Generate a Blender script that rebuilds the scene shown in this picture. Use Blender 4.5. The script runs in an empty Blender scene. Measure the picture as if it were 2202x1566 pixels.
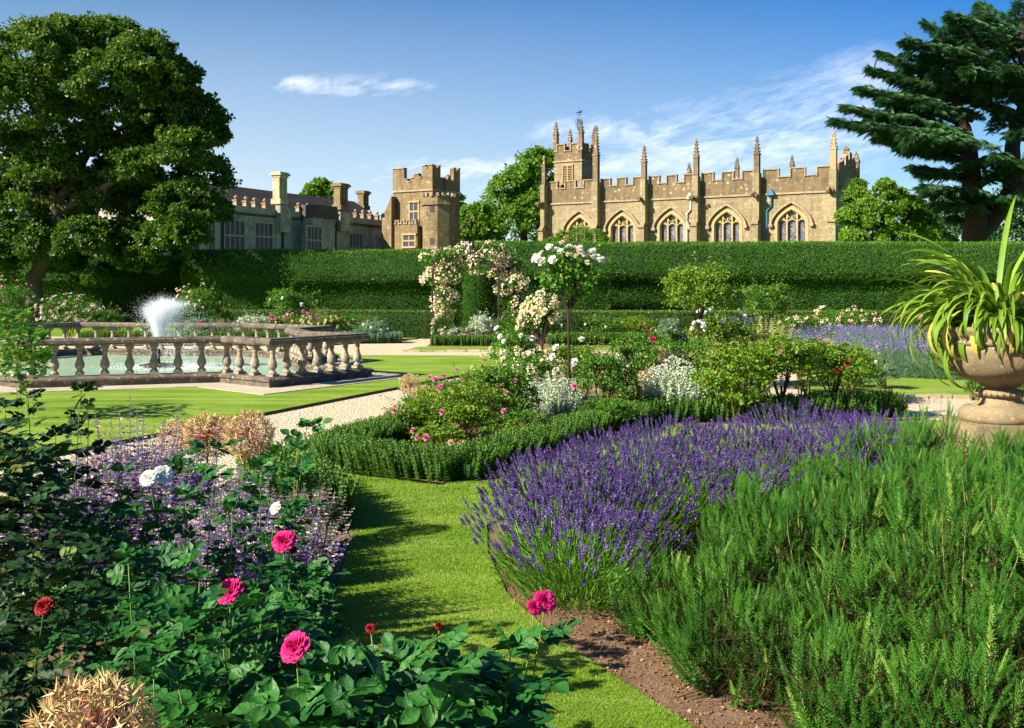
import bpy, math
import numpy as np
from mathutils import Vector, Matrix

# ---------------------------------------------------------------- camera, sky, sun, exposure
S = bpy.context.scene
COL = S.collection
F = 2300.0; CX = 1101.0; HY = 618.0; H = 1.9
cam_d = bpy.data.cameras.new('camera'); cam = bpy.data.objects.new('camera', cam_d); COL.objects.link(cam)
cam.location = (0, 0, H); cam.rotation_euler = (math.pi / 2, 0, 0)
cam_d.sensor_width = 36; cam_d.lens = F / 2202 * 36; cam_d.shift_y = -165 / 2202
cam_d.clip_start = .05; cam_d.clip_end = 2000
S.camera = cam
SUN_EL = math.radians(33); SUN_H = Vector((-.89, -.455, 0)).normalized()
SUN_AZ = math.atan2(SUN_H.x, SUN_H.y)
sd = bpy.data.lights.new('sun', 'SUN'); so = bpy.data.objects.new('sun', sd); COL.objects.link(so)
sd.energy = 5.0; sd.angle = math.radians(.5); sd.color = (1, .91, .76)
sv = Vector((SUN_H.x * math.cos(SUN_EL), SUN_H.y * math.cos(SUN_EL), math.sin(SUN_EL)))
so.rotation_euler = sv.to_track_quat('Z', 'Y').to_euler(); so.location = sv * 50
S.view_settings.view_transform = 'Standard'; S.view_settings.look = 'None'
S.view_settings.exposure = 1.42; S.view_settings.gamma = 1
S.cycles.max_bounces = 6; S.cycles.diffuse_bounces = 3; S.cycles.glossy_bounces = 3
S.cycles.transmission_bounces = 5; S.cycles.transparent_max_bounces = 12

class NT:
    """tiny node-tree writer"""
    def __init__(s, tree): s.t = tree; s.n = tree.nodes; s.l = tree.links
    def node(s, typ, **kw):
        nd = s.n.new(typ)
        for k, v in kw.items():
            if k.startswith('i_'):
                key = k[2:].replace('_', ' ')
                s.set(nd, int(key) if key.isdigit() else key, v)
            else: setattr(nd, k, v)
        return nd
    def set(s, nd, key, v):
        inp = nd.inputs[key]
        if isinstance(v, bpy.types.NodeSocket): s.l.new(v, inp)
        elif isinstance(v, bpy.types.Node): s.l.new(v.outputs[0], inp)
        else: inp.default_value = v
    def math(s, op, a, b=0.0, clamp=False):
        nd = s.n.new('ShaderNodeMath'); nd.operation = op; nd.use_clamp = clamp
        s.set(nd, 0, a); s.set(nd, 1, b); return nd.outputs[0]
    def mix(s, f, a, b, blend='MIX'):
        nd = s.n.new('ShaderNodeMix'); nd.data_type = 'RGBA'; nd.blend_type = blend
        s.set(nd, 0, f); s.set(nd, 6, rgba(a)); s.set(nd, 7, rgba(b)); return nd.outputs[2]
    def ramp(s, f, lo, hi, a=0.0, b=1.0):
        nd = s.n.new('ShaderNodeMapRange'); nd.clamp = True
        s.set(nd, 0, f); s.set(nd, 1, lo); s.set(nd, 2, hi); s.set(nd, 3, a); s.set(nd, 4, b); return nd.outputs[0]
    def noise(s, vec, scale, detail=4, rough=.6, dist=0):
        nd = s.n.new('ShaderNodeTexNoise'); s.set(nd, 'Vector', vec); s.set(nd, 'Scale', scale)
        s.set(nd, 'Detail', detail); s.set(nd, 'Roughness', rough); s.set(nd, 'Distortion', dist); return nd.outputs[0]
def rgba(c): return c if not isinstance(c, tuple) or len(c) == 4 else (*c, 1)

W = bpy.data.worlds.new('World'); S.world = W; W.use_nodes = True
t = NT(W.node_tree); t.n.clear()
sky = t.node('ShaderNodeTexSky', sky_type='NISHITA', sun_disc=False, sun_elevation=SUN_EL, sun_rotation=SUN_AZ,
             altitude=100, air_density=1.0, dust_density=.6, ozone_density=2.5)
hs = t.node('ShaderNodeHueSaturation', i_Saturation=1.3, i_Value=1.0, i_Color=sky.outputs[0])
tc = t.node('ShaderNodeTexCoord'); sp = t.node('ShaderNodeSeparateXYZ'); t.l.new(tc.outputs['Generated'], sp.inputs[0])
yy = t.math('MAXIMUM', sp.outputs[1], .05)
p = t.math('DIVIDE', sp.outputs[0], yy); q = t.math('DIVIDE', sp.outputs[2], yy)
cv = t.node('ShaderNodeCombineXYZ')
q2 = t.math('SUBTRACT', q, t.math('MULTIPLY', p, .22))
t.l.new(p, cv.inputs[0]); t.l.new(t.math('MULTIPLY', q2, 3.2), cv.inputs[1])
nz = t.noise(cv.outputs[0], 11, 9, .68, 1.2); nf = t.noise(cv.outputs[0], 42, 5, .65, .3)
def blob(p0, q0, a, b, k=1.0):
    dx = t.math('DIVIDE', t.math('SUBTRACT', p, p0), a); dy = t.math('DIVIDE', t.math('SUBTRACT', q, q0), b)
    r2 = t.math('ADD', t.math('MULTIPLY', dx, dx), t.math('MULTIPLY', dy, dy))
    return t.math('MULTIPLY', t.math('POWER', 2.718, t.math('MULTIPLY', r2, -1)), k)
msk = 0.0
for a in [(-.165, .186, .03, .012, .55), (-.125, .188, .04, .018, .6), (-.205, .191, .035, .009, .5), (-.09, .187, .03, .008, .4), (-.205, .190, .02, .008, .6), (.06, .148, .09, .012, .55), (.19, .125, .15, .04, .8), (.31, .165, .11, .035, .6),
          (-.04, .112, .12, .012, .7), (-.2, .10, .12, .02, .4), (-.25, .128, .06, .009, .35), (-.09, .088, .16, .016, .35), (.34, .205, .05, .02, .5), (.28, .06, .3, .035, .45), (.02, .10, .07, .02, .4)]:
    msk = t.math('ADD', msk, blob(*a))
den = t.math('ADD', t.math('MULTIPLY', nz, .75), t.math('MULTIPLY', nf, .35))
cl = t.math('MULTIPLY', t.ramp(den, .38, .72), msk, True)
hzn = t.ramp(q, .30, .0, 0, .55); hzn = t.math('MULTIPLY', hzn, t.ramp(p, .42, -.25, .35, 1.0)); cl = t.math('MAXIMUM', cl, hzn)
pol = t.math('MULTIPLY', t.ramp(p, -.45, .45), t.ramp(q, -.02, .27)); sk = t.mix(pol, hs.outputs[0], t.mix(1.0, hs.outputs[0], (.18, .62, .98), 'MULTIPLY')); bgs = t.mix(cl, sk, (8.2, 8.8, 10.0))
bg = t.node('ShaderNodeBackground', i_Color=bgs, i_Strength=.052)
wo = t.node('ShaderNodeOutputWorld'); t.l.new(bg.outputs[0], wo.inputs[0])

# ---------------------------------------------------------------- helpers
def G(px, py, z=0.0):
    d = F * (H - z) / (py - HY); return ((px - CX) / F * d, d)
def P(px, py, d): return np.array([(px - CX) / F * d, d, H - (py - HY) / F * d])
def nrm(a): return a / np.maximum(np.linalg.norm(a, axis=-1, keepdims=True), 1e-9)

class MB:
    """collects polygons (and a per-vertex random value) and links them as ONE mesh object"""
    def __init__(s): s.v = []; s.f = []; s.m = []; s.r = []; s.n = 0
    def add(s, v, faces, mi=0, rnd=None):
        v = np.asarray(v, float).reshape(-1, 3)
        s.v.append(v)
        for f in (faces if isinstance(faces, list) else [faces]):
            f = np.asarray(f); f = f.reshape(1, -1) if f.ndim == 1 else f
            s.f.append(f + s.n); s.m.append(np.full(len(f), mi))
        s.r.append(np.full(len(v), .5) if rnd is None else np.broadcast_to(rnd, (len(v),)))
        s.n += len(v); return s
    def bake(s, tpl, pos, mats, rnd=None, mi=0):
        """tpl=(verts, [face arrays]); pos (M,3); mats (M,3,3) whose columns are the template axes"""
        tv, tf = tpl; M = len(pos); k = len(tv)
        if M == 0: return s
        v = np.einsum('mij,kj->mki', mats, tv) + pos[:, None, :]
        fs = [(f[None] + (np.arange(M) * k)[:, None, None]).reshape(-1, f.shape[1]) for f in tf]
        r = np.random.default_rng(M).random(M) if rnd is None else rnd
        return s.add(v.reshape(-1, 3), fs, mi, np.repeat(r, k))
    def box(s, x0, x1, y0, y1, z0, z1, fr=None, mi=0):
        v = np.array([[x, y, z] for z in (z0, z1) for x, y in ((x0, y0), (x1, y0), (x1, y1), (x0, y1))], float)
        if fr: v = fr(v)
        return s.add(v, np.array([[3, 2, 1, 0], [4, 5, 6, 7], [0, 1, 5, 4], [1, 2, 6, 5], [2, 3, 7, 6], [3, 0, 4, 7]]), mi)
    def prism(s, poly, y0, y1, fr=None, mi=0):
        """poly in (x,z), extruded in y from y0 (front) to y1 (back)"""
        n = len(poly); a = np.array([[x, y0, z] for x, z in poly] + [[x, y1, z] for x, z in poly], float)
        if fr: a = fr(a)
        i = np.arange(n); j = (i + 1) % n
        return s.add(a, [np.arange(n), np.arange(n)[::-1] + n, np.stack([i + n, j + n, j, i], 1)], mi)
    def slab(s, poly, z0, z1, mi=0, ms=None):
        n = len(poly); a = np.array([[x, y, z1] for x, y in poly] + [[x, y, z0] for x, y in poly], float)
        i = np.arange(n); j = (i + 1) % n
        s.add(a, [np.arange(n)], mi)
        b = a.copy(); return s.add(b, [np.stack([i, i + n, j + n, j], 1)], mi if ms is None else ms)
    def tube(s, pts, rad, seg=6, mi=0, cap=True):
        pts = np.asarray(pts, float); n = len(pts); rad = np.broadcast_to(rad, (n,))
        tg = nrm(np.gradient(pts, axis=0)); ref = np.array([0, 0, 1.]) if abs(tg[0][2]) < .9 else np.array([1., 0, 0])
        a = nrm(np.cross(tg, ref)); b = np.cross(tg, a)
        th = np.linspace(0, 2 * math.pi, seg, endpoint=False)
        v = pts[:, None] + rad[:, None, None] * (np.cos(th)[None, :, None] * a[:, None] + np.sin(th)[None, :, None] * b[:, None])
        i = np.arange(n - 1)[:, None] * seg; k = np.arange(seg)[None]; k2 = (k + 1) % seg
        f = np.stack([i + k, i + k2, i + seg + k2, i + seg + k], -1).reshape(-1, 4)
        fs = [f]
        if cap: fs += [np.arange(seg)[::-1], np.arange(seg) + (n - 1) * seg]
        return s.add(v.reshape(-1, 3), fs, mi)
    def lathe(s, prof, c=(0, 0, 0), seg=16, mi=0, lobes=None):
        prof = np.asarray(prof, float); n = len(prof); th = np.linspace(0, 2 * math.pi, seg, endpoint=False)
        v = np.stack([np.outer(prof[:, 0], np.cos(th)), np.outer(prof[:, 0], np.sin(th)), np.repeat(prof[:, 1:2], seg, 1)], -1) + np.array(c)
        i = np.arange(n - 1)[:, None] * seg; k = np.arange(seg)[None]; k2 = (k + 1) % seg
        f = np.stack([i + k, i + k2, i + seg + k2, i + seg + k], -1).reshape(-1, 4)
        return s.add(v.reshape(-1, 3), [f], mi)
    def mesh(s, name, mat, org=(0, 0, 0), smooth=False):
        me = bpy.data.meshes.new(name); v = (np.concatenate(s.v) - np.array(org, float)).astype(np.float32)
        me.vertices.add(len(v)); me.vertices.foreach_set('co', v.ravel())
        tot = np.concatenate([np.full(len(f), f.shape[1]) for f in s.f]); lv = np.concatenate([f.ravel() for f in s.f])
        me.loops.add(len(lv)); me.loops.foreach_set('vertex_index', lv.astype(np.int32))
        me.polygons.add(len(tot)); me.polygons.foreach_set('loop_start', np.concatenate([[0], np.cumsum(tot)[:-1]]).astype(np.int32))
        me.polygons.foreach_set('loop_total', tot.astype(np.int32))
        me.polygons.foreach_set('material_index', np.concatenate(s.m).astype(np.int32))
        me.polygons.foreach_set('use_smooth', np.full(len(tot), bool(smooth)))
        at = me.attributes.new('rnd', 'FLOAT', 'POINT'); at.data.foreach_set('value', np.concatenate(s.r).astype(np.float32))
        for m in (mat if isinstance(mat, (list, tuple)) else [mat]): me.materials.append(m)
        me.update(); me.validate(); return me
    def build(s, name, mat, parent=None, smooth=False, org=None):
        if org is None: org = parent_loc(parent)
        o = bpy.data.objects.new(name, s.mesh(name, mat, org, smooth)); COL.objects.link(o)
        if parent is not None: o.parent = parent
        return o
def parent_loc(p):
    c = np.zeros(3)
    while p is not None: c += np.array(p.location); p = p.parent
    return c
def tag(o, label=None, cat=None, group=None, kind=None):
    for k, v in (('label', label), ('category', cat), ('group', group), ('kind', kind)):
        if v: o[k] = v
    return o
def root(name, loc, label, cat, group=None):
    o = bpy.data.objects.new(name, None); o.location = loc; o.empty_display_size = .2; COL.objects.link(o)
    return tag(o, label, cat, group)
def link(name, me, parent, loc, rot=(0, 0, 0), sc=1.0):
    """a child sharing mesh data; loc is a world position"""
    o = bpy.data.objects.new(name, me); o.location = np.array(loc) - parent_loc(parent); o.rotation_euler = rot
    o.scale = (sc, sc, sc) if np.isscalar(sc) else sc
    COL.objects.link(o); o.parent = parent; return o
def frame(origin, ang):
    """local x along the facade, -y towards the viewer"""
    c, s_ = math.cos(ang), math.sin(ang); o = np.array(origin, float)
    return lambda v: np.stack([o[0] + c * v[:, 0] - s_ * v[:, 1], o[1] + s_ * v[:, 0] + c * v[:, 1], o[2] + v[:, 2]], 1)

# ---------------------------------------------------------------- materials
def newmat(name):
    m = bpy.data.materials.new(name); m.use_nodes = True; t = NT(m.node_tree); t.n.clear()
    out = t.node('ShaderNodeOutputMaterial'); b = t.node('ShaderNodeBsdfPrincipled'); t.l.new(b.outputs[0], out.inputs[0])
    return m, t, b, out
def bump(t, b, h, strength=.5, dist=.02):
    n = t.node('ShaderNodeBump', i_Strength=strength, i_Distance=dist, i_Height=h); t.l.new(n.outputs[0], b.inputs['Normal'])
def plain(name, col, rough=.6, metal=0, spec=.3, var=.15, scale=20):
    m, t, b, _ = newmat(name); tc = t.node('ShaderNodeTexCoord')
    n = t.noise(tc.outputs['Object'], scale)
    t.set(b, 'Base Color', t.mix(n, tuple(c * (1 - var) for c in col), tuple(min(1, c * (1 + var)) for c in col)))
    b.inputs['Roughness'].default_value = rough; b.inputs['Metallic'].default_value = metal
    b.inputs['Specular IOR Level'].default_value = spec; return m
def leafmat(name, c1, c2, c3=None, trans=.3, rough=.45, spec=.35, p3=.93, scale=1.5, vein=False):
    """leaf colour varies leaf by leaf (rnd) and with a broad noise; c3 is a rare third colour"""
    m, t, b, out = newmat(name)
    at = t.node('ShaderNodeAttribute', attribute_name='rnd'); tc = t.node('ShaderNodeTexCoord')
    n = t.noise(tc.outputs['Object'], scale, 2)
    f = t.math('ADD', t.math('MULTIPLY', at.outputs['Fac'], .65), t.math('MULTIPLY', t.math('SUBTRACT', n, .5), 1.1), True)
    col = t.mix(f, c1, c2)
    if c3:
        col = t.mix(t.math('GREATER_THAN', t.math('FRACT', t.math('MULTIPLY', at.outputs['Fac'], 37.7)), p3), col, c3)
    if vein:
        w = t.node('ShaderNodeTexNoise', i_Vector=tc.outputs['Object'], i_Scale=90.0, i_Detail=3.0)
        col = t.mix(t.ramp(w.outputs[0], .35, .75, 0, .5), col, tuple(c * .55 for c in c1)); bump(t, b, w.outputs[0], .5, .006)
    t.set(b, 'Base Color', col); b.inputs['Roughness'].default_value = rough; b.inputs['Specular IOR Level'].default_value = spec
    tr = t.node('ShaderNodeBsdfTranslucent'); br = t.mix(.5, col, (.75, .9, .1), 'MULTIPLY'); t.set(tr, 0, col)
    mx = t.node('ShaderNodeMixShader'); mx.inputs[0].default_value = trans
    t.l.new(b.outputs[0], mx.inputs[1]); t.l.new(tr.outputs[0], mx.inputs[2]); t.l.new(mx.outputs[0], out.inputs[0]); return m
def stonemat(name, c1, c2, lich=(.62, .6, .55), dark=(.12, .1, .08), ang=0.0, course=.0, bsc=(.9, .34), scale=1.0, lw=.5, orange=0.0, dk=.5):
    m, t, b, _ = newmat(name); tc = t.node('ShaderNodeTexCoord'); ob = tc.outputs['Object']
    n1 = t.noise(ob, .6 * scale, 5, .65); n2 = t.noise(ob, 6 * scale, 5, .7); n3 = t.noise(ob, 26 * scale, 4, .7)
    col = t.mix(t.ramp(t.math('ADD', t.math('MULTIPLY', n1, .5), t.math('MULTIPLY', n2, .5)), .35, .65), c1, c2)
    col = t.mix(t.ramp(n3, .35, .65, 0, .6), col, tuple(c * .5 for c in c1))
    vo = t.node('ShaderNodeTexVoronoi', i_Vector=ob, i_Scale=3.0 * scale)
    l1 = t.ramp(t.math('ADD', vo.outputs[0], t.math('MULTIPLY', n3, .5)), .54, .38)
    col = t.mix(t.math('MULTIPLY', l1, t.ramp(n2, .40, .55, 0, lw)), col, lich)
    n4 = t.noise(ob, 1.3 * scale, 6, .75, .4)
    col = t.mix(t.ramp(n4, .48, .64, 0, dk), col, dark)
    if orange:
        n5 = t.noise(ob, 3.7 * scale, 4, .6); col = t.mix(t.ramp(n5, .6, .68, 0, orange), col, (.55, .22, .03))
    hgt = n3
    if course:
        ms = t.node('ShaderNodeMapping', i_Vector=ob); ms.inputs['Scale'].default_value = (1.6, 1.6, .16); n6 = t.noise(ms.outputs[0], 1.0, 4, .65)
        col = t.mix(t.ramp(n6, .50, .66, 0, .45), col, dark)
    if course:
        rot = t.node('ShaderNodeVectorRotate', rotation_type='Z_AXIS'); t.set(rot, 'Vector', ob); rot.inputs['Angle'].default_value = ang
        se = t.node('ShaderNodeSeparateXYZ'); t.l.new(rot.outputs[0], se.inputs[0])
        cb = t.node('ShaderNodeCombineXYZ'); t.l.new(t.math('ADD', se.outputs[0], se.outputs[1]), cb.inputs[0]); t.l.new(se.outputs[2], cb.inputs[1])
        bk = t.node('ShaderNodeTexBrick', i_Vector=cb.outputs[0], i_Scale=1.0); bk.inputs['Mortar Size'].default_value = .018
        bk.inputs['Brick Width'].default_value = bsc[0]; bk.inputs['Row Height'].default_value = bsc[1]
        bk.inputs['Color1'].default_value = (.75, .75, .75, 1); bk.inputs['Color2'].default_value = (1.1, 1.08, 1.02, 1); bk.inputs['Mortar'].default_value = (.55, .52, .5, 1)
        col = t.mix(course, col, bk.outputs[0], 'MULTIPLY')
    t.set(b, 'Base Color', col); b.inputs['Roughness'].default_value = .9; b.inputs['Specular IOR Level'].default_value = .15
    bump(t, b, hgt, .6, .03); return m

M = {}
M['yew'] = leafmat('yew_leaf', (.045, .14, .006), (.12, .26, .014), (.10, .07, .02), trans=.3, p3=.985, scale=.9)
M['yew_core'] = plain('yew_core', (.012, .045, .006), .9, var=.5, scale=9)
M['lowhedge'] = leafmat('low_hedge_leaf', (.05, .11, .006), (.13, .22, .012), (.20, .17, .02), trans=.2, scale=1.2, p3=.85)
M['border'] = leafmat('border_leaf', (.05, .13, .018), (.14, .27, .04), trans=.22, scale=2.0, spec=.15, rough=.6)
M['sycamore'] = leafmat('sycamore_leaf', (.03, .095, .006), (.155, .25, .012), trans=.45, scale=.35)
M['lime'] = leafmat('bright_tree_leaf', (.09, .21, .012), (.20, .36, .025), trans=.45, scale=.3)
M['cedar'] = leafmat('cedar_needle', (.02, .085, .03), (.075, .17, .04), trans=.2, scale=.5)
M['rose'] = leafmat('rose_leaf', (.04, .15, .010), (.12, .27, .015), (.30, .26, .02), trans=.3, scale=2.2)
M['rose_y'] = leafmat('yellow_green_rose_leaf', (.07, .18, .008), (.23, .35, .02), (.42, .26, .03), trans=.34, scale=2.2, p3=.955)
M['rose_near'] = leafmat('near_rose_leaf', (.010, .075, .012), (.045, .19, .018), trans=.18, scale=5, rough=.5, spec=.3, vein=True)
M['rose_shade'] = leafmat('shaded_rose_leaf', (.007, .03, .007), (.018, .065, .010), (.09, .12, .02), trans=.1, scale=5, rough=.55, spec=.2)  # rose leaf colour darkened to stand for deep shade at the left
M['grey'] = leafmat('grey_green_leaf', (.10, .2, .10), (.2, .32, .18), trans=.2)
M['silver'] = leafmat('silver_leaf', (.33, .42, .26), (.55, .6, .45), trans=.15, scale=4)
M['rosemary'] = leafmat('rosemary_needle', (.025, .12, .010), (.13, .33, .03), (.22, .38, .06), trans=.15, scale=2.2, p3=.95, spec=.25)
M['rosemary_stem'] = plain('rosemary_stem', (.16, .16, .04), .8)
M['lav_stem'] = leafmat('lavender_stem', (.07, .19, .015), (.16, .32, .03), trans=.2, scale=2)
M['lavender'] = leafmat('lavender_flower', (.045, .022, .12), (.14, .075, .29), (.28, .18, .36), trans=.15, scale=2, p3=.9)
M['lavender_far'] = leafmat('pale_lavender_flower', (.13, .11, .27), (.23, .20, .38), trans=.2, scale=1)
M['catmint'] = leafmat('catmint_flower', (.14, .08, .36), (.32, .22, .55), (.62, .42, .36), trans=.3, scale=3, p3=.62)
M['catmint_leaf'] = leafmat('catmint_leaf', (.06, .15, .03), (.19, .29, .08), trans=.25, scale=3)
M['thyme'] = leafmat('pale_pink_flower', (.45, .27, .32), (.62, .42, .42), (.3, .2, .4), trans=.2, p3=.8)
M['salvia'] = leafmat('dusky_pink_flower', (.4, .2, .22), (.6, .36, .34), trans=.2)
M['delph'] = leafmat('blue_spire_flower', (.03, .02, .25), (.08, .05, .4), trans=.2)
M['paleyellow'] = leafmat('pale_yellow_flower', (.5, .55, .18), (.7, .72, .3), trans=.2)
M['bark'] = stonemat('bark', (.10, .075, .05), (.2, .17, .12), (.35, .36, .25), scale=3)
M['bark_dark'] = plain('dark_bark', (.035, .02, .015), .9, var=.5, scale=4)
M['stem'] = plain('green_stem', (.12, .2, .03), .6)
M['stem_red'] = plain('reddish_stem', (.12, .10, .03), .6)
M['iron'] = plain('black_iron', (.02, .02, .022), .5, .6)
M['strap'] = leafmat('strap_leaf', (.10, .22, .012), (.32, .42, .05), (.5, .45, .08), trans=.35, scale=2, rough=.5, spec=.3)
M['straw'] = leafmat('dry_seed_head', (.5, .36, .15), (.78, .6, .3), (.45, .28, .12), trans=.15, p3=.8)
M['straw_stalk'] = plain('pinkish_stalk', (.42, .13, .12), .6)
for k, a, b_ in (('cream', (.72, .62, .36), (.86, .8, .58)), ('white', (.78, .78, .7), (.9, .9, .86)), ('blush', (.80, .55, .44), (.9, .76, .62)),
                 ('pink', (.6, .14, .32), (.75, .32, .5)), ('magenta', (.50, .008, .12), (.68, .03, .22)), ('crimson', (.20, .004, .010), (.34, .015, .02))):  # crimson is also darkened to stand for shade on the left bloom
    M[k] = leafmat(k + '_petal', a, b_, trans=.25, scale=8, rough=.6, spec=.2)

# ---------------------------------------------------------------- ground
def grassmat(name, stripes=True):
    m, t, b, _ = newmat(name); tc = t.node('ShaderNodeTexCoord'); ob = tc.outputs['Object']
    n1 = t.noise(ob, .55, 5, .6); n2 = t.noise(ob, 14, 4, .7); n3 = t.noise(ob, 130, 3, .8)
    col = t.mix(t.ramp(t.math('ADD', t.math('MULTIPLY', n1, .6), t.math('MULTIPLY', n2, .4)), .36, .62), (.085, .185, .010), (.20, .30, .025))
    if stripes:
        mp = t.node('ShaderNodeMapping', i_Vector=ob); mp.inputs['Rotation'].default_value = (0, 0, math.radians(-28)); mp.inputs['Scale'].default_value = (.25, 1.6, 1)
        st = t.noise(mp.outputs[0], 1.6, 3, .6); col = t.mix(t.ramp(st, .44, .58, 0, .7), col, (.29, .38, .07))
    col = t.mix(t.ramp(n3, .3, .8, 0, .5), col, (.04, .10, .006)); col = t.mix(t.ramp(n1, .62, .72, 0, .45), col, (.32, .30, .06))
    t.set(b, 'Base Color', col); b.inputs['Roughness'].default_value = .85; b.inputs['Specular IOR Level'].default_value = .1
    bump(t, b, t.math('ADD', t.math('MULTIPLY', n3, .6), n2), .8, .02); return m
def gravelmat():
    m, t, b, _ = newmat('gravel'); tc = t.node('ShaderNodeTexCoord'); ob = tc.outputs['Object']
    vo = t.node('ShaderNodeTexVoronoi', i_Vector=ob, i_Scale=34.0); n = t.noise(ob, 3, 4); n2 = t.noise(ob, 60, 3, .8); n4 = t.noise(ob, 16, 4, .8)
    se = t.node('ShaderNodeSeparateColor'); t.l.new(vo.outputs['Color'], se.inputs[0])
    col = t.mix(se.outputs[0], (.46, .36, .22), (.80, .70, .50)); col = t.mix(t.ramp(t.math('ADD', n2, t.math('MULTIPLY', n4, .4)), .62, .9, 0, .8), col, (.28, .19, .10))
    col = t.mix(t.ramp(n, .5, .7, 0, .3), col, (.5, .4, .26))
    t.set(b, 'Base Color', col); b.inputs['Roughness'].default_value = .9
    bump(t, b, t.math('SUBTRACT', t.math('MULTIPLY', n4, .8), vo.outputs[0]), 1.0, .03); return m
def soilmat():
    m, t, b, _ = newmat('soil'); tc = t.node('ShaderNodeTexCoord'); ob = tc.outputs['Object']
    n1 = t.noise(ob, 5, 6, .7); n2 = t.noise(ob, 50, 4, .8)
    vo = t.node('ShaderNodeTexVoronoi', i_Vector=ob, i_Scale=55.0)
    col = t.mix(t.ramp(n1, .35, .65), (.16, .085, .04), (.34, .20, .11)); col = t.mix(t.ramp(vo.outputs[0], .32, .18, 0, .55), col, (.40, .27, .15))
    col = t.mix(t.ramp(n2, .5, .75, 0, .7), col, (.06, .03, .015))
    t.set(b, 'Base Color', col); b.inputs['Roughness'].default_value = .95; bump(t, b, t.math('ADD', n1, n2), 1, .06); return m
M['grass'] = grassmat('grass'); M['gravel'] = gravelmat(); M['soil'] = soilmat()
M['grassblade'] = leafmat('grass_blade', (.09, .22, .012), (.27, .39, .03), (.36, .34, .07), trans=.3, scale=1.1, p3=.93, spec=.2)

MB().slab([(-700, -60), (700, -60), (700, 1300), (-700, 1300)], -.5, 0).build('ground', grassmat('meadow', False))
bpy.data.objects['ground']['kind'] = 'structure'
def sheet(name, poly, z, m, side=None, z0=None):
    o = MB().slab(poly, z - .001 if z0 is None else z0, z, 0, 1).build(name, [m, side or m]); o['kind'] = 'structure'; return o
sheet('gravel_path', [(-24, .5), (24, .5), (24, 41), (-24, 41)], .004, M['gravel'])
edge = plain('lawn_edge_earth', (.10, .07, .035), .95, var=.6, scale=18)
L_near = [(-2.4, 11.1), (-.66, 10.05), (1.2, 14.4), (6, 15), (5.5, 13), (2, 11.5), (.4, 9.6), (-.2, 8.4), (-.17, 7.5), (-.03, 6.5), (.243, 5.66), (.50, 5.1), (.74, 4.6), (1.3, 3.0), (1.5, 1), (-.8, 1), (-.85, 4.6), (-1.06, 6.4), (-1.2, 8.06), (-1.55, 8.9), (-2.35, 10.9)]
sheet('lawn', [(-6.6, 8), (0.1, 25.8), (-.4, 29.0), (-4.6, 29.2), (-5.6, 32), (-22, 32.5), (-22, 8)], .05, M['grass'], edge, .004)
sheet('lawn_path', L_near[::-1], .04, M['grass'], edge, .004)
sheet('lawn_strip', [(-3.2, 31.4), (14, 31.2), (14, 33.2), (-2.9, 33.4)], .05, M['grass'], edge, .004)
sheet('lawn_verge', [(-12, 36), (-6.2, 34.2), (-3.5, 39.0), (-3.3, 42), (-12, 42)], .05, M['grass'], edge, .004)
sheet('lawn_right', [(5.2, 18.35), (14, 18.1), (14, 21.8), (6.5, 22.2), (5.4, 21)], .05, M['grass'], edge, .004)
sheet('flower_bed', [(-.66, 10.15), (1.2, 14.5), (3.5, 14.6), (6.0, 15.2), (5.4, 16), (4.2, 17.6), (5, 22.5), (2.2, 23), (-2.28, 11.25)], .045, M['soil'])
sheet('flower_bed_right', [(1.5, 1), (9, 1), (9, 12.5), (5, 13.2), (2.0, 11.55), (.4, 9.65), (-.18, 8.4), (-.15, 7.5), (-.01, 6.5), (.265, 5.66), (.52, 5.1), (.76, 4.6), (1.3, 3)], .025, M['soil'])
sheet('flower_bed_left', [(-2.42, 11.0), (-3.9, 7.5), (-5.8, 2.7), (-6.4, 1), (-.82, 1), (-.87, 4.6), (-1.08, 6.4), (-1.22, 8.06), (-1.57, 8.9)], .025, M['soil'])
sheet('flower_bed_far', [(-2.7, 33.6), (14, 33.4), (16, 43), (-2.7, 43)], .045, M['soil'])
sheet('flower_bed_poolside', [(-22, 34.5), (-6.6, 34.6), (-8, 39), (-22, 39)], .045, M['soil'])
sheet('flower_bed_lavender', [(6.2, 22.4), (14, 22), (16, 31), (6, 31)], .045, M['soil'])

# stone edging along the right hand lawn and the small strip
M['edging'] = stonemat('edging_stone', (.42, .33, .2), (.6, .5, .34), scale=2)
def edging(name, a, b, label):
    r = np.random.default_rng(5); mb = MB(); a = np.array(a); b = np.array(b); L = np.linalg.norm(b - a); u = (b - a) / L; s = 0
    fr = frame((a[0], a[1], 0), math.atan2(u[1], u[0]))
    while s < L:
        w = r.uniform(.25, .6); h = r.uniform(.05, .085); mb.box(s + .01, min(L, s + w - .01), -.07 + r.uniform(-.01, .01), .05, 0, h, fr); s += w
    return tag(mb.build(name, M['edging']), label, 'stone edging')
edging('stone_edging', (5.2, 18.27), (14, 18.02), 'low pale stone edging between the gravel and the right hand lawn')
edging('stone_edging', (-3.2, 31.32), (8, 31.2), 'low stone edging along the small grass strip below the dark green border')
M['rough_edge'] = plain('turf_edge', (.05, .035, .02), .95, var=.7, scale=12)

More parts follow.
